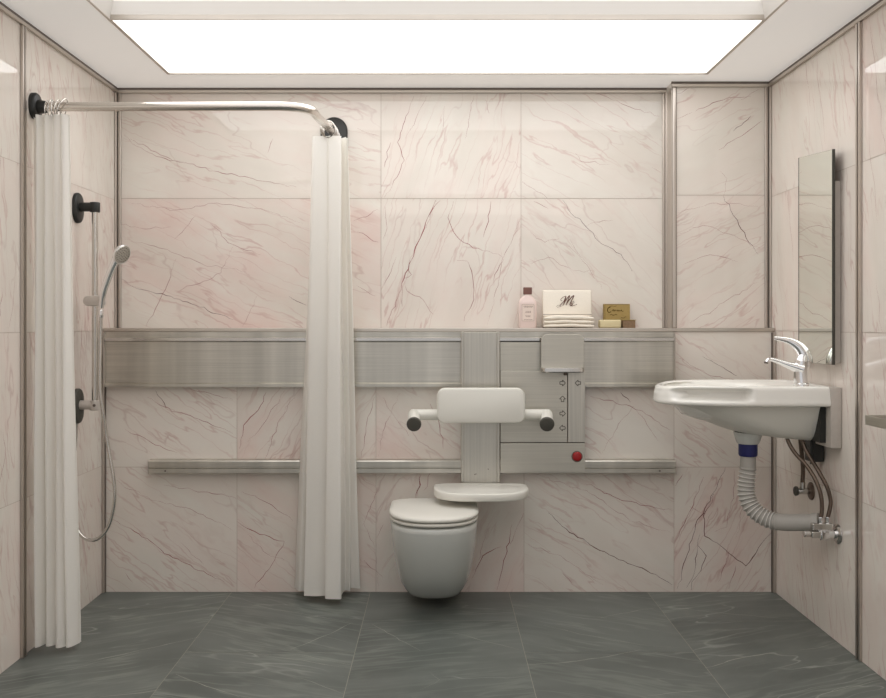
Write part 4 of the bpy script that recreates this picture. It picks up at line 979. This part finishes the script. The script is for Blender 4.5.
# ------------------------------------------------------------------ faucet
FY = 3.565
def Q(px, py): return P(px, py, FY)
t = thing('mixer_tap', 'chrome single-lever mixer tap standing on the back of the basin', 'tap', Q(801, 384))
DZ = Vector((0, 0, .004))
bm = B(); tube(bm, [Q(801.5, 386.5)-DZ*.2, Q(801, 382), Q(800.5, 375), Q(800.5, 368), Q(801.5, 361), Q(803, 355)], [.029, .027, .025, .024, .024, .018], 24, sm=6); link('tap_body', bm, 'chrome', t, smooth=True)
bm = B(); lathe(bm, (Q(801, 385).x, FY, 0), (0, 0, 1), [(.9595, .029), (.9635, .029), (.967, .026)]); link('base_ring', bm, 'chrome', t, smooth=True)
bm = B(); tube(bm, [Q(801, 369), Q(795, 367), Q(787, 364.5), Q(779, 361.7), Q(772, 359.6), Q(768, 359.6), Q(766.3, 362)], [.021, .018, .013, .0095, .0075, .0075, .0075], 20, sm=8, flat=1.5); sp2 = link('spout', bm, 'chrome', t, smooth=True)
bm = B(); cyl(bm, Q(766.3, 361.6), Q(766, 363.6), .0078, 14); link('aerator', bm, 'gap', sp2, smooth=True)
bm = B(); tube(bm, [Q(807, 367), Q(806, 360), Q(803.5, 353), Q(799.5, 347.5), Q(794, 343.5), Q(788, 340.8), Q(781, 339.2), Q(774, 338)], [.014, .017, .0165, .014, .011, .008, .006, .0045], 20, sm=8, flat=1.5); link('lever', bm, 'chrome', t, smooth=True)

# ------------------------------------------------------------------ tray at the right edge
t = thing('wall_shelf', 'brushed steel tray shelf on the right wall, cut by the photo edge', 'shelf', (1.44, 2.8, .84))
zT = HZ+(CY-415.0)*3.03/F; zB = HZ+(CY-424.5)*3.03/F; xi = (865-CX)*3.03/F
bm = B(); box(bm, xi, xi+.004, 2.45, 3.03, zB, zT, bev=.001); link('front_rail', bm, 'steel_panel', t)
for nm, y in (('end_rail', 3.026), ('end_rail', 2.45)):
    bm = B(); box(bm, xi+.004, HW-.001, y, y+.004, zB, zT, bev=.001); link(nm, bm, 'steel_panel', t)
bm = B(); box(bm, xi+.004, HW-.001, 2.454, 3.026, zB, zB+.003); link('shelf_base', bm, 'gap', t)

# ------------------------------------------------------------------ camera, world, view
cam = bpy.data.cameras.new('camera'); co = bpy.data.objects.new('camera', cam); COL.objects.link(co)
co.location = (0, 0, HZ); co.rotation_euler = (math.pi/2, 0, 0)
cam.sensor_width = 36; cam.sensor_fit = 'HORIZONTAL'; cam.lens = F/886*36
cam.shift_x = (443-CX)/886; cam.shift_y = -(349-CY)/886; cam.clip_start = .02
S.camera = co
w = bpy.data.worlds.new('world'); S.world = w; w.use_nodes = True
w.node_tree.nodes['Background'].inputs[0].default_value = (.80, .79, .79, 1); w.node_tree.nodes['Background'].inputs[1].default_value = .72
def lamp(name, loc, rot, sx, sy, power, col):
    l = bpy.data.lights.new(name, 'AREA'); l.shape = 'RECTANGLE'; l.size = sx; l.size_y = sy; l.energy = power; l.color = col
    o = bpy.data.objects.new(name, l); COL.objects.link(o); o.location = loc; o.rotation_euler = rot
# added unseen fill light behind the camera, facing up to brighten the ceiling
lamp('added_fill_uplight', (0, -.38, 1.42), (math.radians(180), 0, 0), 2.6, .5, 22, (1, .985, .97))
S.cycles.use_denoising = True
S.cycles.max_bounces = 12; S.cycles.diffuse_bounces = 6
S.view_settings.view_transform = 'Standard'; S.view_settings.look = 'None'
S.view_settings.exposure = 0.2
